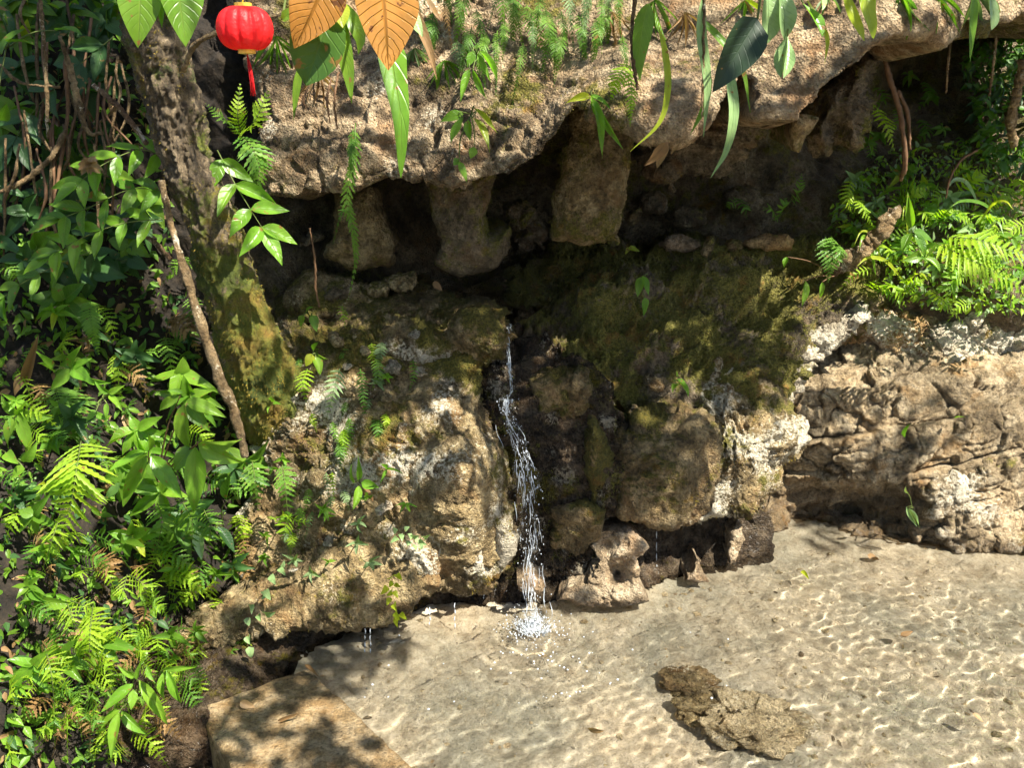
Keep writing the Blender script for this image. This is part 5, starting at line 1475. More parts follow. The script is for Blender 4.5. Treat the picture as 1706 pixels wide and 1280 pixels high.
def compound(label, path, n, ln, w, mat='leaf', group=None, Y=None, fwd=0.06, kind='lance', term=True, ang=38):
    """pinnate leaf: rachis along path (px,py) with n pairs of leaflets"""
    px, py = path[0]
    Y0 = Y if Y is not None else bY(px, py)
    t = thing("pinnate_leaf", P(px, py, Y0), label, "leaf spray", group)
    p3 = [PV(x, y, Y0 - fwd * k / max(1, len(path) - 1) - 0.02) for k, (x, y) in enumerate(path)]
    pp = smooth_path(p3, 30)
    add_stem(t, list(map(tuple, p3)), 0.0020, 0.0010, 'stem', "rachis", 20)
    fc0 = Vector((0.2, -0.7, 0.65))
    k_ = mpp(Y0)
    for k in range(n):
        s = 0.12 + 0.83 * k / max(1, n - 1)
        i = min(28, int(s * 29)); p = Vector(pp[i]); tg = Vector(pp[i + 1] - pp[max(0, i - 1)]).normalized()
        nrm = (fc0 - tg * fc0.dot(tg)).normalized(); sd = tg.cross(nrm)
        for sg in (-1, 1):
            a = math.radians(ang + random.gauss(0, 8))
            d = (sd * sg * math.cos(a) + tg * math.sin(a) + Vector((0, -0.15, -0.25 + random.gauss(0, 0.12)))).normalized()
            add_leaf(t, p, p + d * ln * k_ * random.uniform(0.85, 1.1), w * k_, mat, kind, nrm + Vector((random.gauss(0, .25), 0, random.gauss(0, .25))), name="leaflet")
    if term:
        p = Vector(pp[-1]); tg = Vector(pp[-1] - pp[-3]).normalized()
        add_leaf(t, p, p + tg * ln * k_, w * k_, mat, kind, fc0, name="leaflet")
    return t

def ribbon_leaf(name, label, path, w, mat, cat="leaf", group=None, twist=0.25, fold=0.25, n=26, facing=(0.2, -0.85, 0.4), shape='strap', parent=None):
    """long blade along path of (px,py,Y); w in picture pixels"""
    pp = smooth_path(path, n)
    pts = [Vector(PV(*q)) for q in pp]
    V, UV, F_ = [], [], []
    for i, p in enumerate(pts):
        s = i / (n - 1)
        tg = (pts[min(n - 1, i + 1)] - pts[max(0, i - 1)]).normalized()
        f = Vector(facing); f = (f - tg * f.dot(tg)).normalized()
        f = Quaternion(tg, twist * (s - 0.3)) @ f
        sd = tg.cross(f)
        ww = float(leaf_shape(shape, np.array(s))) * w * 0.5 * mpp(pp[i][2])
        ww = max(ww, 0.0006)
        for c in (-1, -0.5, 0, 0.5, 1):
            V.append(p + sd * c * ww + f * fold * abs(c) * ww); UV.append((c * .5 + .5, s))
    for i in range(n - 1):
        for k in range(4): F_.append((i * 5 + k, i * 5 + k + 1, (i + 1) * 5 + k + 1, (i + 1) * 5 + k))
    o = new_obj(name, mesh_from(name, [tuple(q) for q in V], F_, True, M[mat], UV), parent)
    if parent is None: tag(o, label, cat, group)
    return o

LAND = [(300, 200, "the upper trunk"), (20, 20, "the top left corner"), (150, 272, "the withered seed pod"), (75, 150, "the long straight dry stalk"), (230, 250, "the upper glossy pinnate spray"), (110, 365, "the middle pinnate spray"), (85, 425, "the lowest pinnate spray"),
        (330, 560, "the leaning stick"), (120, 615, "the bright five-leaved sprig"), (182, 656, "the small four-leaved sprig"), (290, 760, "the ribbed glossy shrub"), (115, 830, "the large yellow-green fern"), (150, 1080, "the long-tipped pale fern"), (85, 1130, "the pale triangular fern"),
        (225, 1165, "the lance-leaved shrub"), (430, 1030, "the drip ledge"), (30, 770, "the round-leaved seedlings"), (435, 660, "the trunk's foot"), (238, 975, "the small lit mid-bank fern"), (5, 500, "the left picture edge"), (5, 950, "the lower left picture edge"), (300, 870, "the broad fern fronds")]
LANDR = [(1450, 400, "the dead log"), (1500, 190, "the reddish bare vine"), (1690, 180, "the mossy sapling"), (1660, 440, "the large yellow-green fern"), (1575, 505, "the bright narrow fern"), (1515, 390, "the five-leaved shrub top"), (1600, 268, "the arching twig"), (1620, 560, "the white weathered ledge"), (1470, 540, "the rust-stained ledge"), (1700, 330, "the right picture edge"), (1420, 330, "the shaded drooping fern"), (1580, 110, "the thin straight root")]
LANDO = [(652, 40, "the large copper leaf"), (668, 200, "the bright strap leaf"), (800, 120, "the bamboo-like leaves"), (1066, 80, "the dark strap leaf"), (985, 165, "the two arching leaves"), (780, 200, "the toothed seedling"), (1230, 90, "the dark glossy leaf"), (1300, 40, "the pale shiny leaves"), (1440, 30, "the yellow blades"), (1620, 50, "the hanging moss strand"), (410, 50, "the red lantern"), (530, 80, "the spotted leaf"), (880, 30, "the middle of the overhang's top"), (720, 80, "the dry orange blade")]
CW = {'fern_dead': 'withered brown', 'fern': 'mid-green', 'fern_bright': 'bright green', 'fern_grey': 'grey-green', 'leaf': 'green', 'leaf_dark': 'dark green', 'leaf_pale': 'pale glossy', 'leaf_bright': 'bright green', 'leaf_dead': 'straw-coloured', 'twig': 'straw-coloured', 'stem_brown': 'brown'}
LANDK = [(545, 660, 'the whitish fern'), (605, 660, 'the dark fern pair'), (600, 805, 'the bright leafy seedling'), (672, 895, 'the round-leaved creeper'), (435, 640, 'the mossy trunk foot'), (760, 800, 'the crusted buttress'), (480, 870, 'the star-shaped clump'), (655, 960, 'the yellow-green sprig'), (560, 920, 'the drip ledge'), (640, 760, 'the pale rock lump'), (518, 530, 'the heart-leaved seedling')]
USED = set()
def auto_label(what, px, py, mat, lands):
    first = None
    for (x, y, nm) in sorted(lands, key=lambda l: math.hypot(l[0] - px, l[1] - py)):
        dx, dy = px - x, py - y
        d = math.hypot(dx, dy)
        rel = ("close " if d < 55 else "well " if d > 170 else "") + (("below" if dy > 0 else "above") if abs(dy) > abs(dx) else ("right of" if dx > 0 else "left of"))
        lab = f"{CW.get(mat, 'green')} {what} {rel} {nm}"
        first = first or lab
        if lab not in USED and d < 800:
            USED.add(lab)
            return lab
    return first

# ------------------------------------------------------------------ foreground leaves hanging in from above
def hang_leaf(name, label, x0, y0, x1, y1, w, Y, mat, kind='ovate', var=1, stem_dx=10):
    t = thing(name, P(x0, y0, Y), label, "leaf")
    b = P(x0, y0, Y)
    add_leaf(t, b, P(x1, y1, Y - 0.03), w * mpp(Y), mat, kind, Vector((0.25, -0.8, 0.5)) + Vector((random.gauss(0, .12), 0, random.gauss(0, .12))), var, name="blade")
    add_stem(t, [b, b + Vector((stem_dx * 0.001, 0.02, 0.06)), b + Vector((stem_dx * 0.004, 0.06, 0.22))], 0.0022, 0.003, 'stem', "stalk")
    return t
hang_leaf("hanging_leaf", "broad green leaf tip hanging over the trunk top, nearer the left edge", 236, -55, 229, 78, 72, 1.7, 'leaf', 'ovate')
hang_leaf("hanging_leaf", "pointed green leaf hanging over the trunk top, nearer the lantern", 290, -60, 312, 76, 74, 1.72, 'leaf', 'ovate', 0)
hang_leaf("hanging_leaf", "slender green leaf between the two leaves over the trunk", 268, -50, 268, 44, 22, 1.75, 'leaf', 'lance', 0)
hang_leaf("copper_leaf", "orange-brown leaf with a drawn-out tip just right of the lantern", 548, -42, 494, 82, 88, 1.55, 'leaf_brown', 'ovate')
hang_leaf("copper_leaf", "large glossy copper leaf with clear veins hanging at the top", 634, -45, 651, 116, 108, 1.5, 'leaf_brown', 'ovate', 0)
hang_leaf("spotted_leaf", "blunt green leaf with brown blotches below the orange leaf", 560, -10, 508, 142, 84, 1.6, 'leaf_spot', 'obovate', 0)
hang_leaf("hanging_leaf", "small pale green leaf peeping out behind the large copper leaf", 668, 12, 708, 52, 34, 1.7, 'leaf_pale', 'ovate')
hang_leaf("hanging_leaf", "small green leaf between the lantern and the orange leaf", 470, 32, 500, 5, 20, 1.65, 'leaf_bright', 'ovate')
ribbon_leaf("hanging_grass", "upright green blade between the spotted leaf and the copper leaf", [(560, 0, 1.62), (568, 60, 1.6), (580, 120, 1.6), (586, 172, 1.6)], 30, 'leaf', shape='lance')
ribbon_leaf("hanging_grass", "olive blade just left of the large copper leaf", [(574, 5, 1.62), (590, 40, 1.6), (600, 65, 1.6), (597, 90, 1.6)], 26, 'leaf', shape='lance')
ribbon_leaf("strap_leaf", "long bright green strap leaf hanging below the large copper leaf", [(648, 60, 1.62), (656, 120, 1.6), (668, 200, 1.58), (668, 296, 1.58)], 44, 'leaf_bright', twist=0.1, shape='strap')
ribbon_leaf("hanging_grass", "thin green blade tip below the spotted leaf", [(500, 110, 1.7), (494, 150, 1.7), (489, 200, 1.7)], 14, 'leaf', shape='lance')
ribbon_leaf("dry_grass", "dry orange-brown blade hanging right of the copper leaf", [(682, -10, 1.7), (698, 40, 1.7), (716, 85, 1.7), (728, 132, 1.7)], 18, 'leaf_dead', shape='lance', fold=0.6)
ribbon_leaf("dry_grass", "thin orange dry blade near the top edge by the copper leaf", [(708, -10, 1.75), (722, 15, 1.75), (735, 35, 1.75)], 10, 'leaf_dead', shape='lance')
hang_leaf("yellow_leaf", "small ragged yellow leaf between the orange and copper leaves", 562, 8, 574, 40, 34, 1.6, 'leaf_yellow', 'ovate')
# middle and right
ribbon_leaf("strap_leaf", "dark green strap leaf with a split tip above the tall pillar", [(1080, 5, 2.1), (1072, 40, 2.1), (1065, 90, 2.1), (1066, 135, 2.1)], 34, 'leaf', shape='lance')
ribbon_leaf("hanging_grass", "long yellowish blade bowing left across the tall pillar's top", [(1098, 45, 2.2), (1108, 90, 2.18), (1112, 150, 2.16), (1098, 205, 2.15), (1050, 252, 2.15)], 13, 'leaf_yellow', shape='lance')
ribbon_leaf("hanging_grass", "green blade standing upright beside the lit overhang patch", [(1170, -5, 2.0), (1168, 60, 2.0), (1178, 140, 2.0), (1172, 228, 2.0)], 20, 'leaf_pale', shape='lance')
ribbon_leaf("hanging_grass", "long pale blade curving down to a fine point over the hollow", [(1205, 60, 2.1), (1216, 130, 2.05), (1222, 190, 2.02), (1210, 250, 2.02), (1184, 296, 2.02)], 20, 'leaf_pale', shape='lance')
ribbon_leaf("hanging_grass", "green blade arching rightward behind the dark glossy leaf", [(1160, 25, 2.1), (1195, 60, 2.08), (1235, 110, 2.06), (1250, 188, 2.06)], 15, 'leaf', shape='lance')
ribbon_leaf("hanging_grass", "short olive blade tip in front of the shadowed lip", [(1185, 130, 2.1), (1172, 180, 2.1), (1150, 224, 2.1)], 12, 'leaf', shape='lance')
stick("straw_stalk", [(1173, -10, 2.0), (1172, 80, 2.0), (1170, 195, 2.0)], [2, 2.2, 1.5], "straight straw-coloured stalk hanging before the overhang", 'twig', cat="stem")
stick("straw_stalk", [(1058, -10, 2.1), (1052, 60, 2.1), (1056, 110, 2.1), (1062, 150, 2.1)], [3, 3, 3, 2], "orange-brown stalk bundle above the tall pillar", 'stickbark', cat="stem")
hang_leaf("dark_leaf", "large dark glossy leaf with one water drop hanging before the overhang", 1262, 30, 1190, 154, 66, 1.8, 'leaf_black', 'ovate', 0)
leaves_plant("fern_tongue", "two arching green leaves with a yellow tip on the overhang lip", "plant", (985, 160, 2.56), [(985, 160, 942, 170, 14, 'leaf_yellow'), (985, 160, 1008, 262, 16), (985, 160, 1036, 250, 15), (985, 158, 1020, 175, 10)], 'leaf_bright', 'lance')
leaves_plant("pale_leaf_sprig", "cluster of pale shiny leaves hanging at the top right of centre", "plant", (1290, -30, 1.9), [(1278, -30, 1284, 72, 40), (1300, -30, 1312, 66, 32), (1310, 60, 1298, 128, 22), (1312, 60, 1310, 128, 20), (1338, 5, 1375, 58, 22, 'leaf_bright'), (1362, -20, 1374, 14, 14)], 'leaf_pale', 'obovate', stem_mat='stem', var=0)
ribbon_leaf("yellow_grass", "bright yellow blade hanging at the top nearer the pale leaves", [(1405, -20, 1.9), (1418, 20, 1.88), (1432, 48, 1.88), (1440, 68, 1.88)], 22, 'leaf_yellow', shape='lance')
ribbon_leaf("yellow_grass", "bright yellow-green blade hanging at the top nearer the far hollow", [(1440, -30, 1.9), (1444, 10, 1.88), (1452, 40, 1.88), (1455, 64, 1.88)], 30, 'leaf_yellow', shape='strap')
ribbon_leaf("yellow_grass", "narrow yellow-green blade bending down past the pale leaves", [(1345, 0, 1.95), (1365, 40, 1.93), (1378, 65, 1.93), (1374, 105, 1.93)], 12, 'leaf_yellow', shape='lance')
ribbon_leaf("hanging_moss_strand", "strand of hanging green moss at the top right corner", [(1624, -10, 2.45), (1620, 40, 2.44), (1616, 104, 2.44)], 16, 'fern', shape='lance')
ribbon_leaf("hanging_grass", "pale grass tuft hanging at the top right edge", [(1650, -10, 2.4), (1656, 30, 2.4), (1652, 50, 2.4)], 20, 'leaf_pale', shape='lance')
leaves_plant("dead_leaf", "curled orange dead leaf caught under the overhang lip", "leaf", (1098, 240, 2.5), [(1110, 238, 1078, 280, 22), (1108, 236, 1094, 280, 20), (1104, 240, 1112, 250, 20), (1118, 258, 1134, 236, 5), (1085, 250, 1070, 218, 5)], 'leaf_dead', 'ovate', stem=False)

# ------------------------------------------------------------------ named plants of the left bank
GRP_P = "pinnate leaf sprays round the trunk"
compound("glossy pinnate spray just left of the trunk, upper of three", [(278, 262), (230, 250), (170, 275), (130, 305)], 5, 52, 21, 'leaf_bright', GRP_P, Y=2.62, fwd=0.12)
compound("glossy pinnate spray left of the trunk, middle of three", [(285, 320), (220, 315), (150, 345), (100, 365)], 5, 54, 21, 'leaf', GRP_P, Y=2.6, fwd=0.12)
compound("glossy pinnate spray left of the trunk, lowest of three", [(270, 365), (205, 372), (140, 395), (85, 425)], 5, 52, 20, 'leaf_bright', GRP_P, Y=2.58, fwd=0.14)
compound("pinnate spray of serrated leaves drooping on the rock side of the trunk", [(362, 250), (388, 300), (418, 350), (440, 385)], 4, 64, 27, 'leaf_bright', GRP_P, Y=2.60, fwd=0.10, ang=30)
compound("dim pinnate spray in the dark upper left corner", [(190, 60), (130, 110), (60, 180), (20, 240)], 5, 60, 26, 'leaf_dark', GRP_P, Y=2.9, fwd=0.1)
compound("dim pinnate spray at the left edge above the lit ferns", [(150, 420), (100, 440), (40, 470), (0, 500)], 5, 46, 18, 'leaf', GRP_P, Y=2.6, fwd=0.12)
fern("small fern with two lit fronds just under the lantern tassel", [([(402, 225), (396, 190), (400, 140)], 20, 13), ([(405, 222), (425, 200), (447, 152)], 30, 13)], 'fern_bright', Yroot=2.78, lod=1, big=True)
fern("drooping grey-green fern between the lantern and the overhang", [([(400, 225), (422, 250), (432, 285), (424, 325)], 34, 16), ([(395, 215), (370, 195), (342, 172)], 16, 12)], 'fern', Yroot=2.74, lod=1, big=True)
fern("large bright yellow-green fern frond in the sun at lower left", [([(135, 735), (128, 780), (116, 850), (92, 922)], 70, 19), ([(105, 850), (90, 890), (66, 968)], 34, 15)], 'fern_bright', Yroot=2.12, lod=0, big=True, fwd=0.18, ratio=0.17)
fern("upright pale-green fern with a long tip at the bottom left", [([(155, 1010), (150, 1060), (148, 1150)], 42, 18)], 'fern_bright', Yroot=1.92, big=True, fwd=0.12, ratio=0.2)
fern("pale triangular fern at the bottom left, left of the long-tipped one", [([(75, 1080), (85, 1120), (92, 1195)], 32, 15)], 'fern_bright', Yroot=1.80, big=True, fwd=0.12, ratio=0.2)
fern("broad fern fronds below the glossy shrub leaves", [([(262, 840), (270, 870), (258, 930)], 36, 13), ([(300, 830), (320, 870), (318, 925)], 36, 12), ([(340, 850), (350, 880), (345, 930)], 30, 12)], 'fern', Yroot=2.38, lod=1, big=True, fwd=0.12)
fern("small lit fern in mid bank above the concrete slab", [([(215, 958), (238, 975), (248, 1012)], 32, 11), ([(212, 958), (205, 985), (198, 1000)], 26, 9)], 'fern_bright', Yroot=2.14, lod=1, big=True)
fern("lit fern pair by the left edge above the triangular fern", [([(110, 1000), (120, 1030), (125, 1055)], 34, 11), ([(115, 1000), (140, 1010), (155, 1015)], 22, 9)], 'fern_bright', Yroot=1.94, lod=1, big=True)
fern("dark broad fern frond hanging in shade left of the leaning stick", [([(150, 500), (152, 540), (165, 590)], 22, 18)], 'fern', Yroot=2.62, lod=2)
fern("dark drooping maidenhair mass under the bright sprig", [([(90, 640), (100, 680), (110, 740)], 55, 16), ([(110, 650), (125, 690), (130, 745)], 45, 16)], 'fern', Yroot=2.5, lod=1)
leaves_plant("broadleaf_sprig", "bright five-leaved sprig catching the sun at mid left", "plant", (120, 618, 2.36), [(120, 614, 128, 578, 20), (120, 616, 80, 652, 22), (120, 614, 152, 634, 26), (122, 614, 152, 596, 14), (145, 630, 182, 640, 14), (90, 620, 66, 602, 18), (88, 612, 70, 590, 14)], 'leaf_bright', 'ovate')
leaves_plant("broadleaf_sprig", "small four-leaved sprig below the five-leaved one", "plant", (182, 656, 2.36), [(182, 656, 204, 642, 12), (182, 658, 202, 680, 12), (180, 656, 158, 640, 12), (178, 672, 176, 700, 10), (160, 685, 142, 702, 14), (160, 690, 180, 700, 12)], 'leaf_bright', 'ovate')
leaves_plant("ribbed_leaf_shrub", "shrub with large ribbed glossy leaves in the sun left of the stick's foot", "shrub", (262, 800, 2.28),
    [(246, 756, 170, 780, 26), (244, 760, 196, 848, 30), (252, 760, 306, 830, 34), (308, 672, 298, 770, 36, 'leaf'), (312, 668, 372, 690, 28, 'leaf'), (312, 672, 345, 720, 30, 'leaf'), (325, 745, 326, 866, 42, 'leaf_bright'), (330, 740, 398, 782, 40, 'leaf_bright'), (320, 745, 285, 785, 36, 'leaf'), (335, 735, 402, 740, 30, 'leaf'), (305, 655, 278, 650, 12), (300, 660, 252, 685, 20, 'leaf'), (248, 752, 250, 720, 14)], 'leaf_bright', 'lance', fwd=0.12, stem_mat='stem_brown')
leaves_plant("ribbed_leaf_shrub", "ribbed lance-leaved shrub at the bottom left in front of the concrete slab", "shrub", (225, 1165, 1.94),
    [(222, 1140, 166, 1188, 24), (232, 1134, 286, 1218, 26), (225, 1130, 196, 1115, 12), (228, 1132, 232, 1100, 14), (200, 1184, 162, 1218, 20), (198, 1188, 182, 1268, 24), (202, 1184, 240, 1236, 24), (275, 1118, 270, 1172, 16), (278, 1118, 302, 1178, 18), (272, 1116, 322, 1114, 12), (245, 1110, 252, 1140, 14), (222, 1150, 220, 1185, 20)], 'leaf_bright', 'lance', fwd=0.14)
leaves_plant("broadleaf_sprig", "round-leaved seedling pair at the far left edge below mid height", "plant", (30, 770, 2.16), [(10, 755, 28, 772, 22), (40, 770, 62, 745, 20), (36, 775, 22, 800, 18), (2, 750, -20, 770, 24)], 'leaf_bright', 'ovate')
leaves_plant("broadleaf_sprig", "lit leaves at the top left corner", "plant", (10, 80, 2.7), [(2, 90, 20, 40, 24), (15, 70, 56, 62, 34), (0, 200, 12, 175, 22), (95, 50, 130, 40, 28, 'leaf_bright')], 'leaf', 'ovate')
leaves_plant("glossy_leaf_sprig", "glossy dark leaf curving down beside the ribbed shrub", "plant", (372, 880, 2.4), [(330, 882, 335, 935, 24, 'leaf_pale'), (362, 878, 394, 922, 22, 'leaf_dark'), (378, 835, 380, 790, 20, 'leaf')], 'leaf', 'lance')
leaves_plant("small_sprig", "glossy leaf at the shadowed bottom left corner", "plant", (205, 1250, 1.9), [(195, 1240, 205, 1282, 20, 'leaf_dark'), (190, 1225, 185, 1245, 14)], 'leaf', 'ovate')
fern("tiny lobed fern at the bottom left beneath the lance-leaved shrub", [([(162, 1228), (160, 1250), (155, 1275)], 16, 8)], 'fern_bright', Yroot=1.88, lod=1)
sprig("seed_pod", "pale withered seed head on a dry stalk left of the trunk", "seed head", (148, 272, 2.55), 9, 22, 14, 'leaf_dead', 'ovate', stem_to=(160, 300, 2.6))
sprig("dry_grass_tuft", "pale tuft of dry grass at the lower left bank foot", "grass tuft", (128, 1205, 1.95), 14, 42, 4, 'leaf_dead', 'lance', spread=(180, 380))
for k, (x0, y0, x1, y1, w, lab) in enumerate([(205, 690, 228, 740, 14, "curled brown dead leaf hanging at mid left bank"), (42, 640, 62, 560, 18, "long brown dead leaf by the left edge"), (48, 620, 12, 660, 22, "wide reddish dead leaf at the left edge"), (182, 200, 172, 265, 12, "narrow orange dead leaf left of the trunk"),
                                              (400, 1170, 425, 1180, 18, "small orange dead leaf lying on the concrete slab"), (508, 1108, 532, 1128, 8, "curled pale dead leaf at the slab's far corner"), (462, 1205, 500, 1188, 8, "thin straw leaf lying on the concrete slab"), (722, 470, 738, 485, 12, "reddish dead leaf on the shelf below the squat pillar"), (1445, 925, 1470, 938, 14, "brown leaf floating at the sunny shore"), (100, 450, 128, 445, 14, "pale brown dead leaf in the shade at left"), (980, 1215, 1004, 1222, 14, "brown dead leaf on the water in front of the knobbly stone"), (1500, 1060, 1522, 1052, 12, "small brown leaf drifting on the sunny side of the pool"), (1620, 1190, 1640, 1204, 13, "brown leaf drifting near the lower right corner")]):
    Yk = bY(x0, y0) - 0.05 if x0 < 300 and y0 < 1000 else contact((y0 + y1) / 2, ZS + 0.012 if x0 < 700 else 0.008) if y0 > 1000 else contact(y0, 0.01) if y0 > 900 else 3.0
    t = leaves_plant("dead_leaf", lab, "leaf", (x0, y0, Yk), [(x0, y0, x1, y1, w)], 'leaf_dead', 'ovate', stem=False, fwd=0.0)

# ------------------------------------------------------------------ named plants on the rocks
fern("long feathery moss-fern strand trailing down from the overhang past the hollow", [([(592, 205), (590, 260), (578, 330), (590, 390), (592, 440), (580, 500)], 20, 30), ([(590, 370), (572, 350), (555, 405)], 12, 12), ([(588, 215), (586, 260), (588, 320)], 16, 16)], 'fern', Yroot=2.72, lod=1, fwd=0.06, tipang=50)
leaves_plant("bamboo_sprig", "narrow bamboo-like leaves on the overhang right of the strap leaf", "plant", (795, 90, 2.75), [(788, 85, 780, 112, 16), (782, 115, 766, 168, 14), (788, 115, 806, 165, 13), (800, 85, 832, 130, 12), (795, 90, 820, 135, 11)], 'leaf_bright', 'lance')
leaves_plant("broadleaf_sprig", "leafy seedling on the overhang face with one toothed leaf", "plant", (785, 190, 2.64), [(772, 190, 730, 196, 20), (772, 196, 745, 235, 28), (788, 195, 820, 250, 18), (790, 180, 830, 220, 10), (780, 200, 782, 235, 16), (765, 265, 755, 275, 14), (765, 270, 780, 302, 13), (790, 245, 785, 265, 16)], 'leaf_bright', 'lance')
fern("maidenhair-like fern hanging beside the tall pillar's top", [([(1045, 105), (1030, 130), (1018, 165)], 22, 12), ([(1050, 105), (1052, 160), (1050, 210)], 16, 16)], 'fern_bright', Yroot=2.52, lod=1)
leaves_plant("small_sprig", "two bright green leaflets hanging on the dark mossy slope", "plant", (1068, 462, 3.12), [(1068, 462, 1062, 495, 16), (1070, 460, 1082, 492, 13), (1074, 496, 1076, 528, 15)], 'leaf_bright', 'ovate')
leaves_plant("small_sprig", "tiny yellow-green seedling on the shelf below the tall pillar", "plant", (1050, 418, 3.4), [(1048, 412, 1066, 418, 9), (1048, 412, 1042, 424, 7)], 'leaf_yellow', 'ovate')
leaves_plant("small_sprig", "small green seedling above the rounded grey boulder", "plant", (1130, 635, 2.82), [(1128, 632, 1150, 658, 13), (1128, 640, 1120, 652, 12), (1128, 628, 1128, 618, 7)], 'leaf_bright', 'ovate')
leaves_plant("small_sprig", "bright leafy seedling low on the sunlit tufa rock", "plant", (600, 805, 2.55), [(598, 810, 590, 850, 18), (602, 805, 632, 812, 20), (604, 815, 625, 835, 16), (598, 800, 600, 770, 12), (590, 805, 580, 780, 10)], 'leaf_bright', 'lance')
leaves_plant("creeping_round_leaves", "round-leaved creeper clinging above the drip ledge", "plant", (672, 895, 2.46), [(672 + a, 888 + b, 672 + a + c, 888 + b + d, 11) for a, b, c, d in [(-12, 0, -4, -8), (-4, 2, 2, 9), (2, -4, 8, -6), (8, 2, 6, 8), (14, 6, 9, 3), (20, 10, 8, 6), (26, 14, 8, 5), (28, 20, 4, 9), (-10, 8, -8, 5), (34, 8, 8, -3), (18, 20, 2, 8), (10, 14, -3, 8)]], 'leaf_pale', 'heart', stem=False)
leaves_plant("creeping_round_leaves", "yellow-green lobed sprig hanging off the low drip ledge", "plant", (655, 955, 2.38), [(655 + a, 958 + b, 655 + a + c, 958 + b + d, 13) for a, b, c, d in [(0, 0, -8, 10), (4, 0, 10, 8), (0, 12, -9, 8), (3, 14, 9, 8), (-2, 26, -8, 9), (0, 28, 9, 9), (-6, 38, -3, 14), (4, 62, 6, 14), (6, 70, -3, 16), (10, 66, 12, 8), (-10, 20, -8, 12), (2, 48, 3, 12)]], 'leaf_yellow', 'heart', stem=False)
leaves_plant("trailing_vine", "trailing vine of small blue-green heart leaves over the drip ledge", "vine", (448, 950, 2.32), [(x, y, x + a, y + b, w) for x, y, a, b, w in [(450, 960, 8, 12, 14), (440, 985, 10, 14, 16), (446, 985, -8, 14, 14), (418, 1008, 2, 14, 11), (440, 1022, 14, 6, 17), (430, 1025, 4, 10, 12), (410, 1030, 6, 14, 14), (412, 1060, 4, 14, 15), (415, 1078, 4, 22, 16), (465, 948, 10, 8, 12), (470, 945, 4, -10, 9)]], 'leaf_pale', 'heart', stem=False)
add_stem(bpy.data.objects['trailing_vine'], [P(478, 940, 2.33), P(450, 962, 2.31), P(440, 988, 2.3), P(418, 1020, 2.28), P(411, 1062, 2.28), P(416, 1088, 2.28)], 0.0012, 0.0009, 'stem_brown', n=24)
leaves_plant('small_sprig', 'long narrow green leaf hanging above the shaded pool corner', 'plant', (240, 1030, 2.2), [(235, 1040, 229, 1082, 18), (240, 1010, 246, 1032, 14), (254, 1015, 260, 1031, 14), (288, 1090, 296, 1100, 12), (284, 1095, 288, 1106, 12)], 'leaf', 'ovate')
fern("whitish-green fern frond lying on the tufa rock near the trunk foot", [([(566, 615), (556, 650), (545, 695)], 22, 10)], 'fern_grey', Yroot=2.66, lod=2, ratio=0.28)
fern("dark green fern pair on the rock beside the whitish fern", [([(600, 615), (605, 660), (610, 715)], 13, 16), ([(625, 598), (630, 620), (620, 650)], 15, 10)], 'fern', Yroot=2.70, lod=1)
fern("small curled fern on the rock right of the dark pair", [([(688, 600), (690, 625), (682, 650)], 11, 9)], 'fern', Yroot=2.68, lod=1)
fern("small lit fern on the shelf rock below the trailing strand", [([(570, 510), (572, 525), (575, 545)], 13, 7)], 'fern_bright', Yroot=2.85, lod=2)
leaves_plant("small_sprig", "heart-leaved seedling on the rock near the trunk", "plant", (518, 530, 2.85), [(505, 525, 500, 545, 14), (520, 525, 528, 553, 17), (510, 520, 520, 510, 12)], 'leaf', 'ovate')
leaves_plant("small_sprig", "dull leafy seedling right of the trunk base", "plant", (525, 600, 2.72), [(520, 590, 510, 612, 18), (526, 595, 535, 625, 18), (530, 590, 545, 600, 14), (522, 585, 528, 570, 12)], 'leaf', 'ovate')
fern("lobed green fern hanging right of the mossy trunk foot", [([(512, 615), (505, 640), (510, 670)], 20, 9)], 'fern_bright', Yroot=2.66, lod=1)
fern("big lobed fern fronds at the foot of the trunk", [([(420, 770), (425, 800), (430, 850)], 30, 10), ([(470, 775), (475, 810), (482, 890)], 26, 14), ([(440, 800), (400, 815), (385, 840)], 24, 10)], 'fern', Yroot=2.48, lod=1, big=True)
fern("star-shaped leafy clump on the bank above the drip ledge", [([(480, 860), (475, 880), (470, 900)], 22, 7), ([(480, 860), (500, 870), (520, 868)], 12, 6), ([(478, 858), (455, 865), (445, 862)], 12, 6)], 'fern_bright', Yroot=2.42, lod=2)
leaves_plant("small_sprig", "pointed pale leaves in the wet gap at the sunny shore", "plant", (1520, 850, 3.02), [(1510, 845, 1528, 880, 9), (1514, 848, 1535, 878, 7), (1512, 822, 1506, 815, 8)], 'leaf_pale', 'lance')
leaves_plant("small_sprig", "single green leaf growing from a crack in the bedded rock", "plant", (1508, 720, 3.14), [(1506, 728, 1508, 710, 11), (1590, 697, 1606, 692, 8)], 'leaf_bright', 'ovate', stem=False)
leaves_plant("hanging_leaf_pair", "two slim green leaves dangling at the edge of the mossy slope", "plant", (1395, 460, 3.28), [(1342, 468, 1338, 512, 14), (1370, 470, 1368, 500, 10), (1312, 428, 1305, 446, 10)], 'leaf_bright', 'lance', stem_mat='stem_brown')
leaves_plant("floating_leaf", "tiny yellow leaf floating on the pool", "leaf", (1340, 958, contact(958, 0.006)), [(1335, 952, 1348, 964, 9)], 'leaf_yellow', 'ovate', stem=False, fwd=0.0)

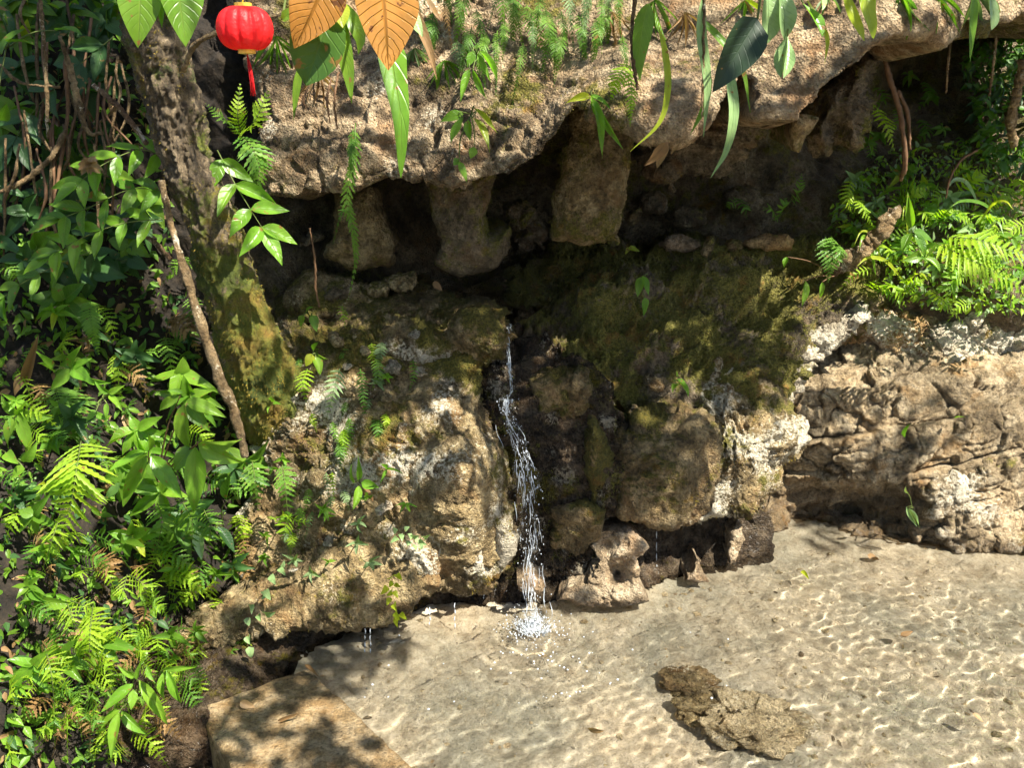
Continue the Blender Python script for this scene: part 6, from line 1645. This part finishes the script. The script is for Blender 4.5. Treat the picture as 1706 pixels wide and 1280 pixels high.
# ------------------------------------------------------------------ right bank
fern("large yellow-green fern arching at the right edge in full sun", [([(1560, 405), (1610, 430), (1660, 455), (1720, 490)], 44, 20), ([(1575, 395), (1630, 400), (1690, 420), (1740, 440)], 40, 18)], 'fern_bright', Yroot=3.02, big=True, fwd=0.10, ratio=0.2)
fern("bright narrow fern frond pointing down on the right bank", [([(1548, 482), (1575, 505), (1608, 542)], 20, 13)], 'fern_bright', Yroot=3.08, big=True, lod=1)
leaves_plant("broadleaf_sprig", "five-leaved glossy shrub top on the right bank by the dead log", "plant", (1515, 400, 3.2), [(1518, 380, 1512, 322, 16), (1522, 385, 1560, 400, 20), (1518, 388, 1498, 415, 18), (1525, 390, 1548, 425, 18), (1540, 430, 1565, 405, 16), (1535, 425, 1505, 435, 20), (1542, 430, 1570, 450, 18)], 'leaf', 'lance')
fern("shaded fern fronds drooping above the dead log", [([(1418, 300), (1412, 330), (1420, 355)], 16, 11), ([(1425, 330), (1440, 350), (1455, 378)], 16, 11)], 'fern_bright', Yroot=3.3, lod=1)
fern("shaded green fern low in the far hollow", [([(1462, 180), (1478, 210), (1490, 250)], 20, 10), ([(1462, 180), (1445, 170), (1435, 178)], 16, 7)], 'fern_bright', Yroot=3.3, lod=1)
fern("small shaded fern on the dark slope nearest the ochre block", [([(1228, 330), (1240, 345), (1245, 365)], 16, 7), ([(1228, 332), (1218, 340), (1210, 346)], 12, 6)], 'fern', Yroot=3.5, lod=2)
fern("shaded fern on the dark slope in the middle", [([(1295, 365), (1305, 345), (1310, 330)], 18, 8), ([(1295, 365), (1285, 350), (1272, 345)], 16, 7)], 'fern', Yroot=3.45, lod=2)
fern("tall slim shaded fern on the dark slope near the log", [([(1322, 342), (1332, 315), (1336, 290)], 14, 9)], 'fern', Yroot=3.5, lod=1)
fern("dense fern tuft hanging between the ochre block and the log", [([(1375, 395), (1385, 430), (1380, 470)], 26, 14), ([(1385, 395), (1400, 420), (1395, 450)], 22, 12)], 'fern', Yroot=3.28, lod=1)

GRP_RF = "small ferns of the sunny right bank"
rr_ = random.Random(5)
for k in range(46):
    px = rr_.uniform(1395, 1720); py = rr_.uniform(290, 510)
    if py > 420 and px < 1440: continue
    a = rr_.uniform(-0.6, 2.6); L_ = rr_.uniform(35, 70)
    MT = rr_.choice(['fern', 'fern_bright', 'fern_bright', 'fern_grey'])
    fern(auto_label("small right-bank fern", px, py, MT, LANDR), [([(px, py), (px + math.cos(a) * L_ * 0.5, py + math.sin(a) * L_ * 0.4 - 6), (px + math.cos(a) * L_, py + math.sin(a) * L_)], rr_.uniform(12, 22), 10)], MT, GRP_RF, Yroot=bY(px, py, 0.2), lod=2)
GRP_RS = "small leafy shoots of the sunny right bank"
for k in range(30):
    px = rr_.uniform(1420, 1720); py = rr_.uniform(270, 500)
    MT = rr_.choice(['leaf', 'leaf_bright', 'leaf_pale', 'leaf_bright'])
    sprig("leafy_shoot", auto_label("leafy shoot", px, py, MT, LANDR), "plant", (px, py, bY(px, py, 0.16)), rr_.randint(4, 6), rr_.uniform(16, 30), rr_.uniform(8, 13), MT, rr_.choice(['lance', 'ovate']), GRP_RS)
GRP_RB = "long blades spreading up the right bank"
for k in range(22):
    px = rr_.uniform(1440, 1710); py = rr_.uniform(330, 500); a = rr_.uniform(-2.6, -0.5); L_ = rr_.uniform(50, 110); Y0 = bY(px, py, 0.18)
    MT = rr_.choice(['leaf_bright', 'leaf_yellow', 'leaf_pale', 'leaf'])
    ribbon_leaf("long_grass", auto_label("long arching blade", px, py, MT, LANDR), [(px, py, Y0), (px + math.cos(a) * L_ * 0.5, py + math.sin(a) * L_ * 0.6, Y0 - 0.05), (px + math.cos(a) * L_, py + math.sin(a) * L_ * 0.7, Y0 - 0.10), (px + math.cos(a) * L_ * 1.3, py + math.sin(a) * L_ * 0.45, Y0 - 0.13)], rr_.uniform(5, 10), MT, "grass", GRP_RB, n=14, shape='lance')
GRP_RD = "shaded plants at the back of the far hollow"
for k in range(16):
    px = rr_.uniform(1440, 1700); py = rr_.uniform(120, 290)
    if rr_.random() < 0.5:
        MT = 'fern'
        fern(auto_label("shaded hollow plant", px, py, MT, LANDR), [([(px, py), (px + rr_.uniform(-20, 20), py + 20), (px + rr_.uniform(-30, 30), py + rr_.uniform(30, 50))], rr_.uniform(10, 18), 9)], 'fern', GRP_RD, Yroot=bY(px, py, 0.12), lod=2)
    else:
        MT = 'leaf'
        sprig("leafy_shoot", auto_label("shaded hollow plant", px, py, MT, LANDR), "plant", (px, py, bY(px, py, 0.14)), 5, rr_.uniform(14, 26), 9, 'leaf', 'lance', GRP_RD)

# ferns hanging along the top of the overhang
GRP_OF = "feathery ferns hanging along the top of the overhang"
for k in range(54):
    px = 630 + k * 7.8 + rr_.uniform(-8, 8); py = rr_.uniform(-55, 75) - (25 if px < 760 else 0)
    L_ = rr_.uniform(65, 130)
    dx = rr_.uniform(-25, 25)
    MT = rr_.choice(['fern', 'fern', 'fern', 'fern', 'fern_grey', 'fern_grey', 'fern_dead'])
    fern(auto_label("hanging fern frond", px, py, MT, LANDO), [([(px, py), (px + dx * 0.3, py + L_ * 0.35), (px + dx, py + L_)], rr_.uniform(11, 20), rr_.randint(18, 24))], MT, GRP_OF, Yroot=float(overY(px, max(py, 0))) - rr_.uniform(0.06, 0.14), lod=1, tipang=42, ratio=0.2)
GRP_OG = "grass tufts on the overhang"
for (px, py, n, ln) in [(1020, 20, 9, 55), (1090, 0, 8, 60), (1140, 20, 7, 45), (1240, 0, 7, 50), (1380, -10, 8, 45), (1500, -10, 10, 60), (1560, -10, 9, 60), (1620, -15, 8, 55), (740, 100, 8, 50), (690, 80, 6, 40), (460, 60, 8, 60), (530, 120, 6, 45)]:
    MT = rr_.choice(['fern_grey', 'leaf', 'leaf_dead'])
    sprig("grass_tuft", auto_label("thin grass tuft", px, py, MT, LANDO), "grass tuft", (px, py, float(overY(px, max(0, py))) - 0.03), n, ln, 4, MT, 'lance', GRP_OG, spread=(20, 160), squash=1.0)

# ------------------------------------------------------------------ crowd of the left bank
GRP_LF = "small ferns crowding the left bank"
GRP_LS = "leafy shoots crowding the left bank"
GRP_LD = "shaded broad-leaved shoots of the upper left bank"
for k in range(175):
    px = rr_.uniform(-10, 470) if k < 130 else rr_.uniform(60, 330); py = rr_.uniform(430, 1180) if k < 95 else rr_.uniform(820, 1290) if k < 130 else rr_.uniform(1040, 1210)
    if px > 300 + (py - 700) * 0.35 and py > 800 and px > 420: continue
    if px > 340 and py < 740: continue
    if px > 330 and py > 1080: continue
    a = rr_.uniform(0.4, 2.6); L_ = rr_.uniform(45, 95)
    MT = rr_.choice(['fern', 'fern', 'fern', 'fern_bright', 'fern_bright', 'fern_dead'] if py < 850 else ['fern', 'fern', 'fern_bright', 'fern_bright', 'fern_bright', 'fern_dead'])
    fern(auto_label("small left-bank fern", px, py, MT, LAND), [([(px, py), (px + math.cos(a) * L_ * 0.5, py + math.sin(a) * L_ * 0.4 - 6), (px + math.cos(a) * L_, py + math.sin(a) * L_)], rr_.uniform(15, 30), 11)], MT, GRP_LF, Yroot=bY(px, py, 0.08), lod=1, fwd=0.10)
for k in range(80):
    px = rr_.uniform(-10, 500); py = rr_.uniform(420, 1150)
    if px > 320 and py < 740: continue
    if px > 400 and py > 880: continue
    if px > 170 and py > 1080: continue
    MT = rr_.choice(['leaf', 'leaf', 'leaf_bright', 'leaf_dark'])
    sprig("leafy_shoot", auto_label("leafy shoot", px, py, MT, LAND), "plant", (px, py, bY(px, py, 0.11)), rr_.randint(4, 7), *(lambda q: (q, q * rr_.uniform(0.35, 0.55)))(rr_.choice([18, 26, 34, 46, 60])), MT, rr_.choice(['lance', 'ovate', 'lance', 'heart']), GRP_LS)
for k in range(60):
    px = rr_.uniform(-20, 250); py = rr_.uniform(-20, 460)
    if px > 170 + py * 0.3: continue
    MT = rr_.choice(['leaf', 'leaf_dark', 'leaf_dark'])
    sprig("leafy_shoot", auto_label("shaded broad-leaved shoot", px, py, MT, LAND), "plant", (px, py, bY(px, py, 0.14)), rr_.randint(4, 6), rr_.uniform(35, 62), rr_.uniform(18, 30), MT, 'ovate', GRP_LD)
GRP_DS = "dry stems tangled on the upper left bank"
for k in range(34):
    x = rr_.uniform(0, 220); y = rr_.uniform(-20, 250); L_ = rr_.uniform(80, 240); Y0 = bY(x, y, 0.3)
    MT = rr_.choice(['twig', 'stem_brown'])
    stick("dry_stalk", [(x, y, Y0), (x + rr_.uniform(-20, 20), y + L_ * 0.5, Y0 - 0.05), (x + rr_.uniform(-40, 50), y + L_, Y0 - 0.02)], [2, 2.6, 1.4], auto_label("thin tangled dry stem", x, y + L_ / 2, MT, LAND), MT, 5, "stem", GRP_DS, n=14)
GRP_RK = "seedlings scattered on the tufa rock"
for k in range(34):
    px = rr_.uniform(430, 720); py = rr_.uniform(560, 960)
    if px > 560 and rr_.random() < 0.6: continue
    Yk = float(RBF([(462, 505, 3.2), (480, 650, 2.80), (480, 800, 2.66), (700, 800, 2.54), (700, 640, 2.72), (500, 950, 2.48), (700, 950, 2.5)])(px, py)) - 0.07
    sprig("rock_seedling", auto_label('tiny rock seedling', px, py, 'leaf', LANDK), "plant", (px, py, Yk), rr_.randint(3, 5), rr_.uniform(10, 20), rr_.uniform(6, 9), rr_.choice(['leaf', 'leaf_bright', 'fern_grey']), 'ovate', GRP_RK, stem_to=(px, py + 8, Yk + 0.07))

GRP_RFK = "little ferns and creepers on the tufa rock face"
for k in range(30):
    px = rr_.uniform(440, 660); py = rr_.uniform(570, 900)
    if px > 580 and py > 780 and rr_.random() < 0.6: continue
    Yk = float(RBF([(462, 505, 3.2), (480, 650, 2.80), (480, 800, 2.66), (700, 800, 2.54), (700, 640, 2.72), (500, 950, 2.48), (700, 950, 2.5)])(px, py)) - 0.05
    L_ = rr_.uniform(28, 58); dx = rr_.uniform(-14, 14)
    MT = rr_.choice(['fern', 'fern', 'fern_bright', 'fern_grey'])
    fern(auto_label("little rock-face fern", px, py, MT, LANDK), [([(px, py), (px + dx * 0.4, py + L_ * 0.4), (px + dx, py + L_)], rr_.uniform(8, 15), 10)], MT, GRP_RFK, Yroot=Yk, lod=2, fwd=0.05)

# ------------------------------------------------------------------ uncounted cover: undergrowth, moss, leaf litter
def scatter_leaves(name, label, cat, pts, size, mats, kind='ovate', seed=1, up=0.5):
    r = np.random.default_rng(seed)
    base = unit_leaf(kind, 0.2, 0.2, 5, 0.03, seed)
    bv = np.zeros(len(base.vertices) * 3, np.float32); base.vertices.foreach_get("co", bv); bv = bv.reshape(-1, 3).astype(float)
    bf = np.array([list(p.vertices) for p in base.polygons])
    buv = np.zeros(len(base.loops) * 2, np.float32); base.uv_layers[0].data.foreach_get("uv", buv)
    uvv = np.zeros((len(bv), 2)); uvv[bf.ravel()] = buv.reshape(-1, 2)
    Vs = np.zeros((len(pts), len(bv), 3)); 
    mi = r.integers(0, len(mats), len(pts))
    for k, p in enumerate(pts):
        ax = np.array([r.normal(0, 0.6), -abs(r.normal(0.4, 0.4)), r.normal(-0.15, 0.6)]); ax /= np.linalg.norm(ax)
        l = r.uniform(*size)
        ma = np.array(leaf_matrix(Vector(p), Vector(p + ax * l), l * r.uniform(0.35, 0.55), Vector((r.normal(0.2, 0.4), -0.5, up + r.normal(0, 0.4)))))
        Vs[k] = bv @ ma[:3, :3].T + ma[:3, 3]
    Fs = (bf[None] + (np.arange(len(pts)) * len(bv))[:, None, None]).reshape(-1, 4)
    me = mesh_from(name, Vs.reshape(-1, 3), Fs, True, None, np.tile(uvv, (len(pts), 1)))
    for m in mats: me.materials.append(M[m])
    me.polygons.foreach_set("material_index", np.repeat(mi, len(bf)).astype(np.int32))
    return tag(new_obj(name, me), label, cat, kind="stuff")
def bank_points(n, poly, off, seed):
    r = np.random.default_rng(seed)
    poly = np.array(poly, float)
    x0, y0 = poly.min(0); x1, y1 = poly.max(0)
    X = r.uniform(x0, x1, n * 3); Y = r.uniform(y0, y1, n * 3)
    k = poly_sd(X, Y, poly) > 0
    X, Y = X[k][:n], Y[k][:n]
    dens = pnoise(np.stack([X / 60, Y / 60, 0 * X], -1)) > -0.28
    X, Y = X[dens], Y[dens]
    return PV(X, Y, bankY(X, Y) - r.uniform(0.0, off, len(X)))
LB = [(-60, -60), (190, -60), (250, 150), (300, 420), (400, 700), (480, 760), (440, 880), (330, 980), (260, 1080), (190, 1150), (180, 1290), (-60, 1330)]
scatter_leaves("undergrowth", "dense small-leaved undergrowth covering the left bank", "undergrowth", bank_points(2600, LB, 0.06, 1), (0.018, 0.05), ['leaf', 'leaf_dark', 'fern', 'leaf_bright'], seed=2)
RB = [(1390, 320), (1480, 250), (1600, 230), (1760, 240), (1760, 520), (1600, 520), (1500, 500), (1430, 470), (1380, 420)]
scatter_leaves("undergrowth", "dense small-leaved undergrowth covering the sunny right bank", "undergrowth", bank_points(3000, RB, 0.22, 3), (0.015, 0.04), ['leaf', 'fern_bright', 'leaf_bright', 'fern_grey'], seed=4)
LB2 = [(-560, -150), (-40, -150), (-40, 1330), (-560, 1330)]
scatter_leaves("undergrowth", "dense leafy undergrowth carrying on past the left edge of the view", "undergrowth", bank_points(5200, LB2, 0.12, 11), (0.025, 0.075), ['leaf', 'leaf_dark', 'fern', 'leaf_bright', 'leaf_dead'], kind='lance', seed=12)
RB2 = [(1740, 120), (2250, 120), (2250, 520), (1740, 530)]
scatter_leaves("undergrowth", "dense leafy undergrowth carrying on past the right edge of the view", "undergrowth", bank_points(2400, RB2, 0.16, 13), (0.02, 0.055), ['leaf', 'fern_bright', 'leaf_bright', 'fern'], kind='lance', seed=14)
RC2 = [(1600, 90), (1680, 20), (1780, 20), (1780, 280), (1640, 280)]
scatter_leaves("undergrowth", "shaded leafy undergrowth filling the far corner of the right hollow", "undergrowth", bank_points(900, RC2, 0.35, 17), (0.03, 0.08), ['leaf_dark', 'leaf', 'fern'], kind='lance', seed=18)
TB2 = [(-300, -600), (2300, -600), (2300, -330), (-300, -330)]
scatter_leaves("undergrowth", "leafy undergrowth on the slope above the overhang", "undergrowth", bank_points(2600, TB2, 0.16, 15), (0.03, 0.08), ['leaf', 'leaf_dark', 'fern', 'leaf_bright'], kind='lance', seed=16)
scatter_leaves("leaf_litter", "brown leaf litter between the plants of the left bank", "leaf litter", bank_points(500, LB, 0.05, 5), (0.02, 0.05), ['leaf_dead'], seed=6)

def moss_tufts(name, label, srcs, n, thr, length, mat, seed):
    r = np.random.default_rng(seed)
    P_, N_ = [], []
    for s in srcs:
        V, nn, mv, px, py = SURF[s]
        w = np.clip(mv + 0.9 * pnoise(V, 16.0, 3) + 0.3 * pnoise(V, 40, 5) - thr, 0, 1)
        if nn is None: continue
        w = w * (nn[:, 1] < 0.4)
        P_.append(np.column_stack([V, w])); N_.append(nn)
    P_ = np.concatenate(P_); N_ = np.concatenate(N_)
    pr = P_[:, 3] / P_[:, 3].sum()
    i = r.choice(len(P_), n, p=pr)
    p = P_[i, :3] + r.normal(0, 0.003, (n, 3)); nn = N_[i]
    d = nn + r.normal(0, 0.55, (n, 3)) + np.array([0, 0, -0.15]); d /= np.linalg.norm(d, axis=1)[:, None]
    side = np.cross(d, r.normal(size=(n, 3))); side /= np.linalg.norm(side, axis=1)[:, None]
    L_ = r.uniform(0.4, 1.0, n)[:, None] * length
    w = L_ * 0.14
    p = p - nn * 0.002
    q = p + d * L_ * 0.55; e = q + (d + np.array([0, 0, -0.5])) * L_ * 0.45
    V = np.stack([p - side * w, p + side * w, q + side * w * 0.8, q - side * w * 0.8, e], 1).reshape(-1, 3)
    b = np.arange(n) * 5
    F_ = [tuple(x) for x in np.stack([b, b + 1, b + 2, b + 3], -1)] + [tuple(x) for x in np.stack([b + 3, b + 2, b + 4], -1)]
    me = mesh_from(name, V, F_, True, M[mat])
    return tag(new_obj(name, me), label, "moss", kind="stuff")
moss_tufts("moss", "olive moss tufts covering the shaded slope, pillars and cascade", ["mossy_slope", "rock_pillar", "rock_pillar.001", "cascade_rock", "rock_curtain"], 34000, 0.45, 0.010, 'moss', 1)
moss_tufts("moss", "golden moss tufts on the sunlit boulders and tufa rock", ["waterfall_rock", "crusty_boulder", "grey_boulder", "drip_ledge", "rock_overhang"], 26000, 0.5, 0.008, 'moss_gold', 2)
moss_tufts("moss", "green and golden moss fur on the lower tree trunk", ["trunk"], 16000, 0.25, 0.008, 'moss_gold', 3)
